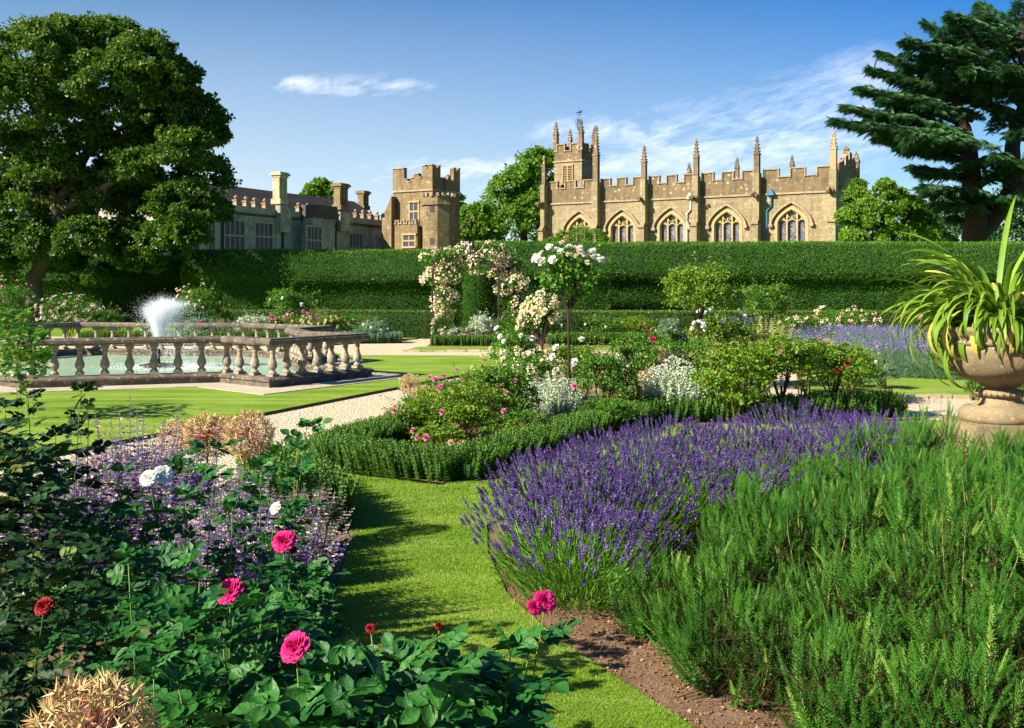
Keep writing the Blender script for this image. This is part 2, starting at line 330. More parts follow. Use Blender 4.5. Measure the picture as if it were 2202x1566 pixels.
# grass blades on the near lawn (one object, nobody could count them)
def in_poly(x, y, poly):
    c = np.zeros(len(x), bool); n = len(poly)
    for i in range(n):
        (x0, y0), (x1, y1) = poly[i], poly[(i + 1) % n]
        if y0 == y1: continue
        c ^= ((y0 > y) != (y1 > y)) & (x < (x1 - x0) * (y - y0) / (y1 - y0) + x0)
    return c
r = np.random.default_rng(1)
N = 420000; y = 4.2 + (12 - 4.2) * r.random(N) ** 1.7; x = r.uniform(-2.5, 2.2, N); k = in_poly(x, y, L_near); x, y = x[k], y[k]; n = len(x)
az = r.uniform(0, 6.28, n); ln = r.uniform(.008, .02, n); wd = r.uniform(.0015, .0028, n) * (y / 6)
b = np.stack([x, y, np.full(n, .038)], 1); dx = np.stack([np.cos(az), np.sin(az), 0 * az], 1); le = r.normal(0, .5, (n, 2))
tip = b + np.stack([le[:, 0] * ln, le[:, 1] * ln, ln], 1)
v = np.stack([b - dx * wd[:, None], b + dx * wd[:, None], tip], 1).reshape(-1, 3)
tag(MB().add(v, np.arange(3 * n).reshape(-1, 3), 0, np.repeat(r.random(n), 3)).build('lawn_grass', M['grassblade']), 'short mown grass blades of the narrow lawn between the rose bed and the lavender', 'grass', kind='stuff')
# crumbs of soil and fallen petals on the bed edge
r = np.random.default_rng(2); n = 9000; y = r.uniform(4.3, 7.5, n); x = r.uniform(-.1, 2.2, n); k = ~in_poly(x, y, L_near); x, y = x[k], y[k]; n = len(x)
cube = (np.array([[-1, -1, -1], [1, -1, -.8], [1, 1, -1], [-1, .8, -1], [-.6, -.7, 1], [.7, -.6, .8], [.6, .7, 1], [-.7, .6, .7]]) * .5, [np.array([[0, 3, 2, 1], [4, 5, 6, 7], [0, 1, 5, 4], [1, 2, 6, 5], [2, 3, 7, 6], [3, 0, 4, 7]])])
q_, _r = np.linalg.qr(r.normal(size=(n, 3, 3)))
M['clod'] = leafmat('clod', (.14, .075, .035), (.28, .17, .09), (.36, .26, .16), trans=0, p3=.9, rough=.95, spec=.1)
tag(MB().bake(cube, np.stack([x, y, np.full(n, .03)], 1), q_ * (.004 + .011 * r.random(n) ** 3)[:, None, None]).build('soil_crumbs', M['clod']), 'loose reddish brown soil crumbs along the edge of the lavender bed', 'soil', kind='stuff')

# ---------------------------------------------------------------- pool with its balustrade
M['balust'] = stonemat('balustrade_stone', (.30, .25, .17), (.50, .44, .33), (.55, .56, .52), (.07, .055, .045), scale=3, lw=.8)
M['balust_rail'] = stonemat('weathered_rail_stone', (.11, .09, .07), (.25, .21, .16), (.45, .46, .45), (.04, .033, .03), scale=3, lw=.8, orange=.3, dk=.8)
pp = [(-150, 716), (61, 729), (484, 722.5), (582, 728), (772, 717), (655, 712.3), (628, 705.5), (704, 700.3), (529, 694.7), (350, 694.4), (172, 693), (70, 696.5), (-120, 704)]
pool = np.array([[(px - CX) / F * (F * .95 / (py - HY)), F * .95 / (py - HY)] for px, py in pp])
def sweep(mb, poly, prof, mi=0):
    """closed mitred sweep; prof = (outward offset, z) loop"""
    n = len(poly); cen = poly.mean(0); d = nrm(np.roll(poly, -1, 0) - poly); nn = np.stack([d[:, 1], -d[:, 0]], 1)
    if (nn * (poly - cen)).sum() < 0: nn = -nn
    n0 = np.roll(nn, 1, 0); mt = nn + n0; mt = mt / np.maximum((mt * nn).sum(1), .45)[:, None]
    K = len(prof); v = np.array([[*(poly[i] + mt[i] * o), z] for i in range(n) for o, z in prof])
    i = np.arange(n)[:, None]; k = np.arange(K)[None]; i2 = (i + 1) % n; k2 = (k + 1) % K
    return mb.add(v, np.stack([i * K + k, i2 * K + k, i2 * K + k2, i * K + k2], -1).reshape(-1, 4), mi)
pr = root('balustrade', (-8.1, 24.3, 0), 'weathered stone balustrade with bulbous balusters around the fountain pool', 'balustrade')
def dense(poly, step=.28, j=.012, seed=3):
    r = np.random.default_rng(seed); out = []
    for a, b_ in zip(poly, np.roll(poly, -1, 0)):
        L = np.linalg.norm(b_ - a); m = max(1, int(L / step))
        for i in range(m): out.append(a + (b_ - a) * i / m)
    return np.array(out)
sweep(MB(), pool, [(-.15, .83), (.15, .83), (.17, .86), (.17, .91), (.145, .925), (.13, .95), (-.13, .95), (-.145, .925), (-.17, .91), (-.17, .86)]).build('rail', M['balust_rail'], pr)
sweep(MB(), pool, [(-.19, -.1), (.24, -.1), (.24, .03), (.20, .05), (.20, .15), (.235, .17), (.235, .20), (.17, .24), (-.17, .24), (-.2, .21), (-.18, .15)]).build('plinth', M['balust_rail'], pr)
bal = MB(); bal.box(-.085, .085, -.085, .085, .238, .285); bal.box(-.08, .08, -.08, .08, .775, .832)
bal.lathe([(.06, .285), (.078, .30), (.072, .325), (.045, .345), (.05, .365), (.082, .41), (.088, .45), (.078, .50), (.055, .56), (.043, .63), (.041, .67), (.058, .685), (.058, .70), (.044, .715), (.07, .75), (.078, .776)], seg=14)
bme = bal.mesh('baluster', M['balust'])
r = np.random.default_rng(4)
for a, b_ in zip(pool, np.roll(pool, -1, 0)):
    L = np.linalg.norm(b_ - a); m = max(1, round(L / .46)); an = math.atan2(*(b_ - a)[::-1])
    for i in range(m):
        c = a + (b_ - a) * (i + (.12 if i == 0 else 0)) / m
        link('baluster', bme, pr, (c[0], c[1], 0), (0, 0, an + r.normal(0, .03)))
# paving apron and water
ap = MB(); n = len(pool); sweep(ap, pool, [(.2, .05), (.2, .062), (.95, .062), (.95, .05)])
o = ap.build('pool_paving', stonemat('paving', (.42, .36, .26), (.6, .53, .4), scale=1.5, dk=.2)); o['kind'] = 'structure'
m, t, b, _ = newmat('pool_water'); tc = t.node('ShaderNodeTexCoord')
n1 = t.noise(tc.outputs['Object'], 5, 4, .6, .6); n2 = t.noise(tc.outputs['Object'], 22, 3, .6)
t.set(b, 'Base Color', t.mix(n1, (.20, .32, .20), (.34, .46, .32))); b.inputs['Roughness'].default_value = .25; b.inputs['IOR'].default_value = 1.33
bump(t, b, t.math('ADD', n1, t.math('MULTIPLY', n2, .5)), .35, .03)
# the lawn slab is cut by a dark basin: a raised water sheet just above it
o = MB().slab([tuple(c) for c in (pool - pool.mean(0)) * .999 + pool.mean(0)], .052, .075).build('pool_water', m); o['kind'] = 'structure'
# fountain
FX, FY = -8.05, 24.35
fo = root('fountain', (FX, FY, .07), 'dark metal fountain pipe on a round base throwing a white plume of water', 'fountain')
MB().lathe([(0, .09), (.30, .09), (.31, .11), (.42, .125), (.42, .145), (.30, .16), (.12, .18), (0, .18)], (FX, FY, 0), 20).build('base', M['iron'], fo, True)
MB().tube([(FX, FY, .16), (FX, FY, .3), (FX, FY, .50)], [.055, .045, .045], 10).build('pipe', M['iron'], fo, True)
def watermat():
    m, t, b, out = newmat('spray'); t.set(b, 'Base Color', (.97, .98, 1, 1)); b.inputs['Roughness'].default_value = .3
    tr = t.node('ShaderNodeBsdfTranslucent'); t.set(tr, 0, (.9, .95, 1, 1)); mx = t.node('ShaderNodeMixShader'); mx.inputs[0].default_value = .5
    t.l.new(b.outputs[0], mx.inputs[1]); t.l.new(tr.outputs[0], mx.inputs[2])
    tp = t.node('ShaderNodeBsdfTransparent'); m2 = t.node('ShaderNodeMixShader'); m2.inputs[0].default_value = .25
    t.l.new(mx.outputs[0], m2.inputs[1]); t.l.new(tp.outputs[0], m2.inputs[2]); t.l.new(m2.outputs[0], out.inputs[0]); return m
r = np.random.default_rng(8); n = 120000
lob = r.random(n) < .22; vz = np.where(lob, r.normal(4.45, .14, n), r.normal(4.2, .26, n)); ang = r.random(n) * 6.283; vr = np.abs(r.normal(.30, .45, n)); ang = np.where(lob, r.normal(.1, .5, n), ang); vr = np.where(lob, vr + .12, vr); tt = r.random(n) ** .9 * .50
tt = np.where(r.random(n) < .04, r.uniform(.55, .95, n), tt)
wind = .5 * tt ** 2 * r.uniform(.3, 1.3, n)
xp = FX + np.cos(ang) * vr * tt + wind; yp = FY + np.sin(ang) * vr * tt; zp = .50 + vz * tt - 4.9 * tt ** 2
sc = r.uniform(.0014, .0036, n); k = zp > .1; xp, yp, zp, sc, vz, tt = [a[k] for a in (xp, yp, zp, sc, vz, tt)]; n = len(xp)
octa = (np.array([[1, 0, 0], [0, 1, 0], [-1, 0, 0], [0, -1, 0], [0, 0, 1], [0, 0, -1.]]), [np.array([[0, 1, 4], [1, 2, 4], [2, 3, 4], [3, 0, 4], [1, 0, 5], [2, 1, 5], [3, 2, 5], [0, 3, 5]])])
mt = np.zeros((n, 3, 3)); mt[:, 0, 0] = mt[:, 1, 1] = sc; mt[:, 2, 2] = sc * (1 + np.abs(vz - 9.8 * tt) * 1.6)
M['spray'] = watermat()
MB().bake(octa, np.stack([xp, yp, zp], 1), mt).build('water_plume', M['spray'], fo)
n = 4500; a = r.random(n) * 6.283; rr = .2 + np.abs(r.normal(.5, .45, n)); pos = np.stack([FX + .5 + np.cos(a) * rr * 1.3, FY + np.sin(a) * rr, .08 + .1 * r.random(n) ** 3], 1)
MB().bake(octa, pos, np.eye(3)[None] * r.uniform(.004, .009, n)[:, None, None]).build('splash', M['spray'], fo)

# ---------------------------------------------------------------- church
CA = math.atan2(-.514, .857); cdir = np.array([math.cos(CA), math.sin(CA)]); cin = np.array([-math.sin(CA), math.cos(CA)])
C0 = np.array([.03 * 122, 122.0]); cfr = frame((C0[0], C0[1], 0), CA)
def along(px, o, d):
    tt = (px - CX) / F; return (tt * o[1] - o[0]) / (d[0] - d[1] * tt)
def cu(px, dep=0.0): return along(px, C0 + cin * dep, cdir)
def cz(px, py, dep=0.0):
    u = cu(px, dep); y_ = (C0 + cin * dep + cdir * u)[1]; return H - (py - HY) / F * y_
M['cstone'] = stonemat('church_stone', (.26, .205, .12), (.39, .32, .19), (.52, .48, .38), (.12, .09, .05), CA * -1, .6, (.9, .38), scale=.55, lw=.75, dk=.4)
M['cstone_dark'] = stonemat('church_parapet_stone', (.17, .12, .065), (.27, .20, .115), (.50, .47, .38), (.07, .055, .04), CA * -1, .4, (.9, .38), scale=.6, lw=.85, dk=.6)
M['cstone_trim'] = stonemat('church_dressed_stone', (.38, .28, .13), (.50, .38, .20), (.5, .46, .36), (.18, .13, .07), scale=.9, lw=.4, dk=.3)
M['coping'] = stonemat('coping_stone', (.28, .21, .14), (.42, .34, .25), (.6, .55, .5), (.12, .08, .05), scale=.8, lw=.8, orange=.4, dk=.4)
M['lead'] = plain('lead_roof', (.12, .13, .14), .5)
m, t, b, _ = newmat('stained_glass'); tc = t.node('ShaderNodeTexCoord'); vo = t.node('ShaderNodeTexVoronoi', i_Vector=tc.outputs['Object'], i_Scale=3.2)
mp = t.noise(tc.outputs['Object'], 2, 2)
ve = t.node('ShaderNodeTexVoronoi', i_Vector=tc.outputs['Object'], i_Scale=3.2, feature='DISTANCE_TO_EDGE')
hs_ = t.node('ShaderNodeHueSaturation', i_Saturation=.5, i_Value=.16, i_Color=vo.outputs['Color'])
c_ = t.mix(.5, hs_.outputs[0], (.03, .03, .10)); c_ = t.mix(t.math('LESS_THAN', ve.outputs[0], .045), c_, (.22, .19, .16))
t.set(b, 'Base Color', c_); b.inputs['Roughness'].default_value = .25; M['glass'] = m
CL = cu(1803); ZS = cz(1389, 430); ZM = cz(1389, 381); ZC = cz(1389, 397); CW = 8.4
ch = root('church', (C0[0], C0[1], 0), 'honey coloured stone church with battlements, tall pinnacles and pointed windows behind the hedge', 'church')
def arch(uc, w, zs, h, n=9, grow=0.0):
    w2 = w / 2 + grow; h2 = h + grow * 1.15; R_ = (h2 * h2 + w2 * w2) / (2 * w2); a1 = math.asin(min(1, h2 / R_))
    xs = np.cos(np.linspace(0, math.pi / 2, n)); L_ = [(uc - w2 * x, zs + h2 * (.5 * math.sqrt(max(0, 1 - x * x)) + .5 * (1 - x) ** .9)) for x in xs]
    L_[-1] = (uc, zs + h2)
    return L_, [(2 * uc - x, z) for x, z in L_]
butt = [cu(p_) for p_ in (1169, 1286, 1389, 1501, 1631)] + [CL]
wins = [(cu(a), cu(a + hw) - cu(a - hw)) for a, hw in ((1247, 26), (1338, 27), (1444, 28), (1563, 30), (1702, 33))]
zap = cz(1562, 452.5); zsp = cz(1562, 484); wall = MB()
for i, (uc, w) in enumerate(wins):
    u0, u1 = butt[i], butt[i + 1]; A, B = arch(uc, w, zsp, zap - zsp)
    wall.prism([(u0, 0), (uc - w / 2, 0)] + A + [(uc, ZS), (u0, ZS)], 0, .6, cfr)
    wall.prism([(u1, 0), (u1, ZS), (uc, ZS)] + B[::-1] + [(uc + w / 2, 0)], 0, .6, cfr)
# end walls and back
wall.box(0, .6, .6, CW, 0, ZS, cfr); wall.box(.6, CL - .6, CW - .6, CW, 0, ZS + 1.2, cfr)
ew = [(0, 0), (CW, 0), (CW, ZS + .2), (CW / 2, ZS + 2.2), (0, ZS + .2)]
def eprism(mb, poly, u0, u1, mi=0):   # poly in (depth, z), extruded along u
    a = np.array([[u1, d_, z] for d_, z in poly] + [[u0, d_, z] for d_, z in poly], float); n = len(poly); i = np.arange(n); j = (i + 1) % n
    mb.add(cfr(a), [np.arange(n), np.arange(n)[::-1] + n, np.stack([i + n, j + n, j, i], 1)], mi)
eprism(wall, [(.6, 0), (CW, 0), (CW, ZS + .2), (CW / 2, ZS + 2.2), (.6, ZS + .2)], CL - .6, CL)
wall.build('wall', M['cstone'], ch)
MB().prism([(0, 0), (1, 0)], 0, 0) if False else None
rf = MB(); eprism(rf, [(.6, ZS - .1), (CW - .6, ZS - .1), (CW / 2, ZS + 1.1)], .6, CL - .6); rf.build('roof', M['lead'], ch)
# parapet: battlements bay by bay
def battlement(mb, cp, u0, u1, zb, zc, zm, y0, y1, fr, cw=1.0, gw=.8, nm=None, slope=None):
    L = u1 - u0; nm = nm or max(1, round(L / (cw + gw))); pitch = L / nm; g = pitch * gw / (cw + gw)
    sl = slope or (lambda u: 0.0)
    for i in range(nm):
        a = u0 + i * pitch; e = [(a, a + g / 2, zc), (a + g / 2, a + pitch - g / 2, zm), (a + pitch - g / 2, a + pitch, zc)]
        for x0, x1, zt in e:
            s0, s1 = sl(x0), sl(x1)
            mb.prism([(x0, zb + s0), (x1, zb + s1), (x1, zt + s1), (x0, zt + s0)], y0, y1, fr)
            cp.prism([(x0, zt + s0), (x1, zt + s1), (x1, zt + s1 + .1), (x0, zt + s0 + .1)], y0 - .12, y1 + .12, fr)
        for x in (a + g / 2, a + pitch - g / 2): cp.prism([(x - .07, zc + sl(x) - .05), (x + .07, zc + sl(x) - .05), (x + .07, zm + sl(x) + .1), (x - .07, zm + sl(x) + .1)], y0 - .12, y0, fr)
pa = MB(); cp = MB()
for i in range(5): battlement(pa, cp, butt[i], butt[i + 1], ZS, ZC, ZM, -.02, .45, cfr, nm=3)
efr = frame((*(C0 + cdir * CL), 0), CA + math.pi / 2)
gs = lambda u: 1.9 * (1 - abs(u - CW / 2) / (CW / 2))
battlement(pa, cp, .3, CW, ZS + .2, ZC, ZM, -.05, .4, efr, nm=5, slope=gs)
battlement(pa, cp, 0, CL, ZS, ZC, ZM, CW - .5, CW - .05, cfr, nm=15)
nfr = frame((*(C0 + cin * CW), 0), CA - math.pi / 2); battlement(pa, cp, .3, CW, ZS, ZC, ZM, -.02, .4, nfr, nm=3)
pa.build('parapet', M['cstone_dark'], ch); cp.build('coping', M['coping'], ch)
MB().prism([(0, ZS - .09), (CL, ZS - .09), (CL, ZS + .09), (0, ZS + .09)], -.16, -.02, cfr).build('string_course', M['coping'], ch)
def pinnacle_mb(mb, u, y_, z0, zs, zt, w, fr, crock=True, mi=0):
    mb.box(u - w / 2, u + w / 2, y_ - w / 2, y_ + w / 2, z0, zs, fr, mi); mb.box(u - w * .62, u + w * .62, y_ - w * .62, y_ + w * .62, zs, zs + .14, fr, mi)
    a = np.array([[u + sx * w * .42, y_ + sy * w * .42, zs + .14] for sx, sy in ((-1, -1), (1, -1), (1, 1), (-1, 1))] + [[u + sx * w * .12, y_ + sy * w * .12, zt - .35] for sx, sy in ((-1, -1), (1, -1), (1, 1), (-1, 1))])
    mb.add(fr(a), np.array([[4, 5, 6, 7], [0, 1, 5, 4], [1, 2, 6, 5], [2, 3, 7, 6], [3, 0, 4, 7]]), mi)
    mb.box(u - w * .26, u + w * .26, y_ - w * .26, y_ + w * .26, zt - .38, zt - .2, fr, mi); mb.box(u - w * .1, u + w * .1, y_ - w * .1, y_ + w * .1, zt - .2, zt, fr, mi)
    if crock:
        hh = zt - .4 - zs - .14; nn = max(3, int(hh / .32))
        for k in range(nn):
            f = (k + .4) / nn; ww = w * (.42 - .3 * f) + .04; z = zs + .14 + f * hh
            for sx, sy in ((-1, -1), (1, -1), (1, 1), (-1, 1)): mb.box(u + sx * ww - .05, u + sx * ww + .05, y_ + sy * ww - .05, y_ + sy * ww + .05, z, z + .11, fr, mi)
tips = [(1169, 336), (1286, 271), (1389, 313), (1501, 301), (1631, 293), (1800, 281)]
wd_ = [.52, .72, .60, .62, .66, .68]
for i, u in enumerate(butt):
    zt = cz(*tips[i]); w = wd_[i]; y_ = -.45; bt = MB(); zb = ZS - (ZS - zsp) * 0.95 + .1
    uu = min(max(u, w / 2), CL - w / 2)
    bt.box(uu - w / 2, uu + w / 2, -.9, 0, zb, ZM - .3, cfr); bt.box(uu - w / 2 - .05, uu + w / 2 + .05, -1.35, 0, 0, zb - .35, cfr)
    bt.prism([(uu - w / 2 - .1, zb - .35), (uu + w / 2 + .1, zb - .35), (uu + w / 2 + .1, zb - .2), (uu - w / 2 - .1, zb - .2)], -1.5, 0, cfr)
    v = cfr(np.array([[uu - w / 2, -1.35, zb - .2], [uu + w / 2, -1.35, zb - .2], [uu + w / 2, -.9, zb + .25], [uu - w / 2, -.9, zb + .25], [uu - w / 2, -.9, zb - .2], [uu + w / 2, -.9, zb - .2]]))
    bt.add(v, [np.array([[0, 1, 2, 3]]), np.array([[0, 3, 4], [1, 5, 2]])])
    bo = bt.build('buttress', M['cstone'], ch)
    pm = MB(); pinnacle_mb(pm, uu, y_, ZM - .3, ZM + (zt - ZM) * .42 + .1, zt, w * .82, cfr); pm.build('pinnacle', M['cstone_dark'] if i < 5 else stonemat('orange_lichen_stone', (.42, .26, .12), (.5, .36, .2), orange=1, scale=2), bo)
    if i in (0, 2, 3, 4, 5):   # carved gargoyle at the string course
        gg = MB(); r = np.random.default_rng(i)
        for k in range(7): gg.bake(octa, cfr(np.array([[uu - .1 + r.normal(0, .16), -1.0 - .09 * k, ZS + .0 + r.normal(0, .1)]])), (np.eye(3) * r.uniform(.18, .3))[None])
        gg.build('gargoyle', M['cstone_dark'], bo)
for i, (uc, w) in enumerate(wins):
    wf = root('window', (*(C0 + cdir * uc), 0), None, None); wf.parent = ch; wf.location = np.array(wf.location) - np.array(ch.location)
    h = zap - zsp
    g_ = MB(); A, B = arch(uc, w, zsp, h); g_.prism([(uc - w / 2, 1)] + A + B[::-1][1:] + [(uc + w / 2, 1)], .5, .52, cfr); g_.build('glass', M['glass'], wf)
    # surround and hood mould as ribbons along the arch
    def ribbon(mb, g0, g1, y0, y1, foot, ext=0):
        a0, b0 = arch(uc, w, zsp, h, 9, g0); a1, b1 = arch(uc, w, zsp, h, 9, g1)
        for s0, s1 in ((a0, a1), (b0, b1)):
            s0 = [(s0[0][0], foot)] + s0; s1 = [(s1[0][0], foot)] + s1
            for k in range(len(s0) - 1): mb.prism([s0[k], s0[k + 1], s1[k + 1], s1[k]], y0, y1, cfr)
    sr = MB(); ribbon(sr, -.12, .16, -.03, .3, 1); ribbon(sr, -.22, -.11, .12, .42, 1); sr.build('surround', M['cstone_trim'], wf)
    hd = MB(); ribbon(hd, .42, .62, -.28, .0, zsp - .1)
    for s in (-1, 1): hd.box(uc + s * (w / 2 + .52) - .2, uc + s * (w / 2 + .52) + .2, -.36, 0, zsp - .38, zsp - .05, cfr)
    hd.build('hood_mould', M['coping'], wf)
    tr = MB()
    for s in (-1, 1):
        x = uc + s * w / 6; zt = zsp + h * .80; tr.box(x - .075, x + .075, .18, .38, 1, zt, cfr)
    for k in range(3):
        x = uc + (k - 1) * w / 3; lw_ = w / 3; zz = zsp - .25
        for s in (-1, 1):
            arc = [(x + s * lw_ / 2 * math.cos(a), zz + .62 * lw_ * math.sin(a) ** .9) for a in np.linspace(0, math.pi / 2, 6)]
            for (x0, z0), (x1, z1) in zip(arc, arc[1:]): tr.prism([(x0, z0 - .05), (x1, z1 - .05), (x1, z1 + .08), (x0, z0 + .08)], .2, .36, cfr)
        zz2 = zz + .62 * lw_
        if k == 1:
            tr.box(x - .05, x + .05, .2, .36, zz2, zsp + h * .5, cfr)
            for s in (-1, 1):
                arc = [(x + s * lw_ * .5 * math.sin(a), zsp + h * .32 + (1 - math.cos(a)) * lw_ * .55) for a in np.linspace(0, math.pi / 2, 6)]
                for (x0, z0), (x1, z1) in zip(arc, arc[1:]): tr.prism([(x0 - .04, z0), (x0 + .06, z0), (x1 + .06, z1), (x1 - .04, z1)], .2, .36, cfr)
        else:
            s = k - 1
            for q0 in (0, 1):
                tr.prism([(x + q0 * s * .25 * lw_ - s * .3 * lw_, zz2 - .1), (x + q0 * s * .25 * lw_ - s * .3 * lw_ + .1, zz2 - .1), (x + s * .15 * lw_ + .1, zsp + h * (.62 - .25 * q0)), (x + s * .15 * lw_, zsp + h * (.62 - .25 * q0))], .2, .36, cfr)
    tr.build('tracery', M['cstone_trim'], wf)
for px_, mm in ((1275, (.45, .5, .55)), (1478, (.5, .53, .55)), (1650, (.04, .12, .22))):
    u = cu(px_); dp = MB(); pm_ = plain('downpipe_paint', mm, .5)
    dp.tube(cfr(np.array([[u, -.12, .5], [u, -.12, ZS - 1.7], [u + .45, -.15, ZS - 1.2], [u + .45, -.18, ZS - .2]])), .09, 8)
    v = dp.prism([(u + .05, ZS - .15), (u + .85, ZS - .15), (u + .7, ZS + .25), (u + .45, ZS + .5), (u + .2, ZS + .25)], -.5, -.05, cfr)
    dp.build('downpipe', pm_, ch)
# far side pinnacles
for px_, py_, bs in ((1484, 350, 376), (1587, 338, 365), (1705, 333, 376), (1857, 326, 380), (1829, 314, 340)):
    d_ = CW - .3 if px_ != 1829 else CW / 2
    if px_ in (1857, 1829): u = CL - .25; d_ = CW if px_ == 1857 else CW / 2
    else: u = cu(px_, CW)
    pm = MB(); y_ = (C0 + cin * d_ + cdir * u)[1]; zt = H - (py_ - HY) / F * y_
    pinnacle_mb(pm, u, d_, ZS + 1 if px_ != 1829 else ZM + 1.7, (ZM + zt) / 2 if px_ != 1829 else ZM + 2.0, zt, .6 if px_ == 1857 else .42, cfr)
    pm.build('pinnacle', M['cstone_dark'], ch)
# tower
TD = 4.0; tu0, tu1 = cu(1192, TD), cu(1251, TD); TW = tu1 - tu0; tzs = cz(1230, 346, TD); tzc = cz(1230, 325, TD); tzm = cz(1230, 310, TD)
MB().box(tu0, tu1, TD, TD + TW, ZS - 3, tzs, cfr).build('tower_wall', M['cstone'], ch)
tp_ = MB(); tc_ = MB(); T0 = C0 + cdir * tu0 + cin * TD
battlement(tp_, tc_, tu0, tu1, tzs, tzc, tzm, TD - .03, TD + .4, cfr, nm=2); battlement(tp_, tc_, tu0, tu1, tzs, tzc, tzm, TD + TW - .4, TD + TW, cfr, nm=2)
tfr = frame((*(C0 + cdir * tu1 + cin * TD), 0), CA + math.pi / 2); battlement(tp_, tc_, 0.4, TW - .4, tzs, tzc, tzm, -.03, .4, tfr, nm=2)
tfl = frame((*(C0 + cdir * tu0 + cin * (TD + TW)), 0), CA - math.pi / 2); battlement(tp_, tc_, 0.4, TW - .4, tzs, tzc, tzm, -.03, .4, tfl, nm=2)
tp_.build('tower_parapet', M['cstone_dark'], ch); tc_.build('tower_coping', M['coping'], ch)
MB().box(tu0 - .14, tu1 + .14, TD - .14, TD + TW + .14, tzs - .1, tzs + .08, cfr).build('string_course', M['coping'], ch)
for uu, dd, py_, w in ((tu0 + .15, TD + .15, 261, .5), (tu1 - .15, TD + .15, 256, .5), (tu0 + .3, TD + TW - .2, 276, .4), (tu1 - .1, TD + TW - .1, 271, .5)):
    y_ = (C0 + cin * dd + cdir * uu)[1]; zt = H - (py_ - HY) / F * y_; pm = MB(); pinnacle_mb(pm, uu, dd, tzc, tzc + (zt - tzc) * .55, zt, w, cfr)
    pm.build('pinnacle', M['cstone_dark'], ch)
lu = cu(1221, TD); lz0, lz1 = cz(1221, 393, TD), cz(1221, 357, TD)
MB().box(lu - .62, lu + .62, TD - .005, TD + .1, lz0, lz1, cfr).build('louvre_window', plain('louvre_dark', (.05, .045, .035), .9), ch)
lo = bpy.data.objects['louvre_window']; lv = MB()
for k in range(9): lv.prism([(lu - .55, lz0 + .2 + k * .2), (lu + .55, lz0 + .2 + k * .2), (lu + .55, lz0 + .26 + k * .2), (lu - .55, lz0 + .26 + k * .2)], TD - .1, TD - .01, cfr)
for x in (-.66, 0, .66): lv.box(lu + x - .06, lu + x + .06, TD - .13, TD - .006, lz0, lz1, cfr)
lv.box(lu - .75, lu + .75, TD - .16, TD - .007, lz1, lz1 + .14, cfr); lv.build('louvre', M['cstone_trim'], lo)
# weather vane
V0 = C0 + cdir * cu(1245, TD + 2) + cin * (TD + 2); vz_ = lambda py_: H - (py_ - HY) / F * V0[1]
wv = MB(); wv.tube([(*V0, ZM), (*V0, vz_(300)), (*V0, vz_(228))], [.07, .06, .025], 6)
for a in np.linspace(0, 2 * math.pi, 6, endpoint=False):
    pts = [(V0[0] + math.cos(a) * rr_, V0[1] + math.sin(a) * rr_, vz_(z_)) for rr_, z_ in ((.05, 283), (.28, 272), (.42, 262), (.3, 256), (.12, 259), (.25, 266))]
    wv.tube(pts, .025, 4)
for a in (0, math.pi / 2): wv.tube([(V0[0] - .35 * math.cos(a), V0[1] - .35 * math.sin(a), vz_(247)), (V0[0] + .35 * math.cos(a), V0[1] + .35 * math.sin(a), vz_(247))], .025, 4)
wv.prism([(V0[0] - .45, vz_(243)), (V0[0] + .3, vz_(238)), (V0[0] + .1, vz_(241)), (V0[0] + .5, vz_(236)), (V0[0] + .25, vz_(244))], V0[1] - .01, V0[1] + .01)
wv.build('weather_vane', plain('blue_iron', (.02, .06, .14), .5, .3), ch)

# ---------------------------------------------------------------- castle
K0 = np.array([(460 - CX) / F * 99.0, 99.0]); kd = np.array([.1155, .236]); 
Ka = np.array([-.261 * 101.6 * 1.0, 101.6]); Kb = np.array([-.118 * 125.6, 125.6]); kd = nrm((Kb - Ka)[None])[0]
KA = math.atan2(kd[1], kd[0]); kin = np.array([-kd[1], kd[0]])   # local +y = away from us (to the left)
kfr = frame((Ka[0], Ka[1], 0), KA)
def ku(px, dep=0.0): return along(px, Ka + kin * dep, kd)
def kz(px, py, dep=0.0): return H - (py - HY) / F * (Ka + kin * dep + kd * ku(px, dep))[1]
M['kstone'] = stonemat('castle_stone', (.36, .34, .28), (.54, .52, .44), (.52, .51, .46), (.07, .065, .06), -KA, .5, (1.1, .42), scale=.5, lw=.5, dk=.5)
M['kstone_dark'] = stonemat('blackened_stone', (.07, .065, .06), (.14, .12, .10), (.3, .3, .28), (.03, .03, .03), scale=1)
M['tstone'] = stonemat('castle_tower_stone', (.20, .145, .075), (.31, .235, .13), (.5, .43, .32), (.09, .06, .035), -CA, .55, (1.0, .4), scale=.6, lw=.7, dk=.5)
M['slate'] = stonemat('stone_slate', (.05, .05, .048), (.10, .09, .08), (.26, .24, .18), (.04, .03, .03), -KA, .8, (.6, .4), scale=.7)
m, t, b, _ = newmat('window_glass'); tc = t.node('ShaderNodeTexCoord')
t.set(b, 'Base Color', t.mix(t.noise(tc.outputs['Object'], 1.2, 2), (.02, .03, .05), (.07, .07, .10))); b.inputs['Roughness'].default_value = .35; b.inputs['Specular IOR Level'].default_value = .2; M['pane'] = m
ks = root('castle', (Ka[0], Ka[1], 0), 'long stone castle wing with chimneys and a square battlemented tower left of the church', 'castle')
zS = kz(500, 458); zP = kz(500, 441); zPm = kz(500, 434); kU0, kU1 = ku(330), ku(836)
MB().box(kU0, kU1, 0, 9, 0, zS, kfr).build('wing_wall', M['kstone'], ks)
MB().box(kU0, kU1, -.02, .45, zS, zP, kfr).build('wing_parapet', stonemat('castle_parapet_stone', (.36, .33, .24), (.52, .47, .35), scale=.6), ks)
MB().prism([(kU0, zS - .12), (kU1, zS - .12), (kU1, zS + .1), (kU0, zS + .1)], -.2, -.03, kfr).build('cornice', M['kstone_dark'], ks)
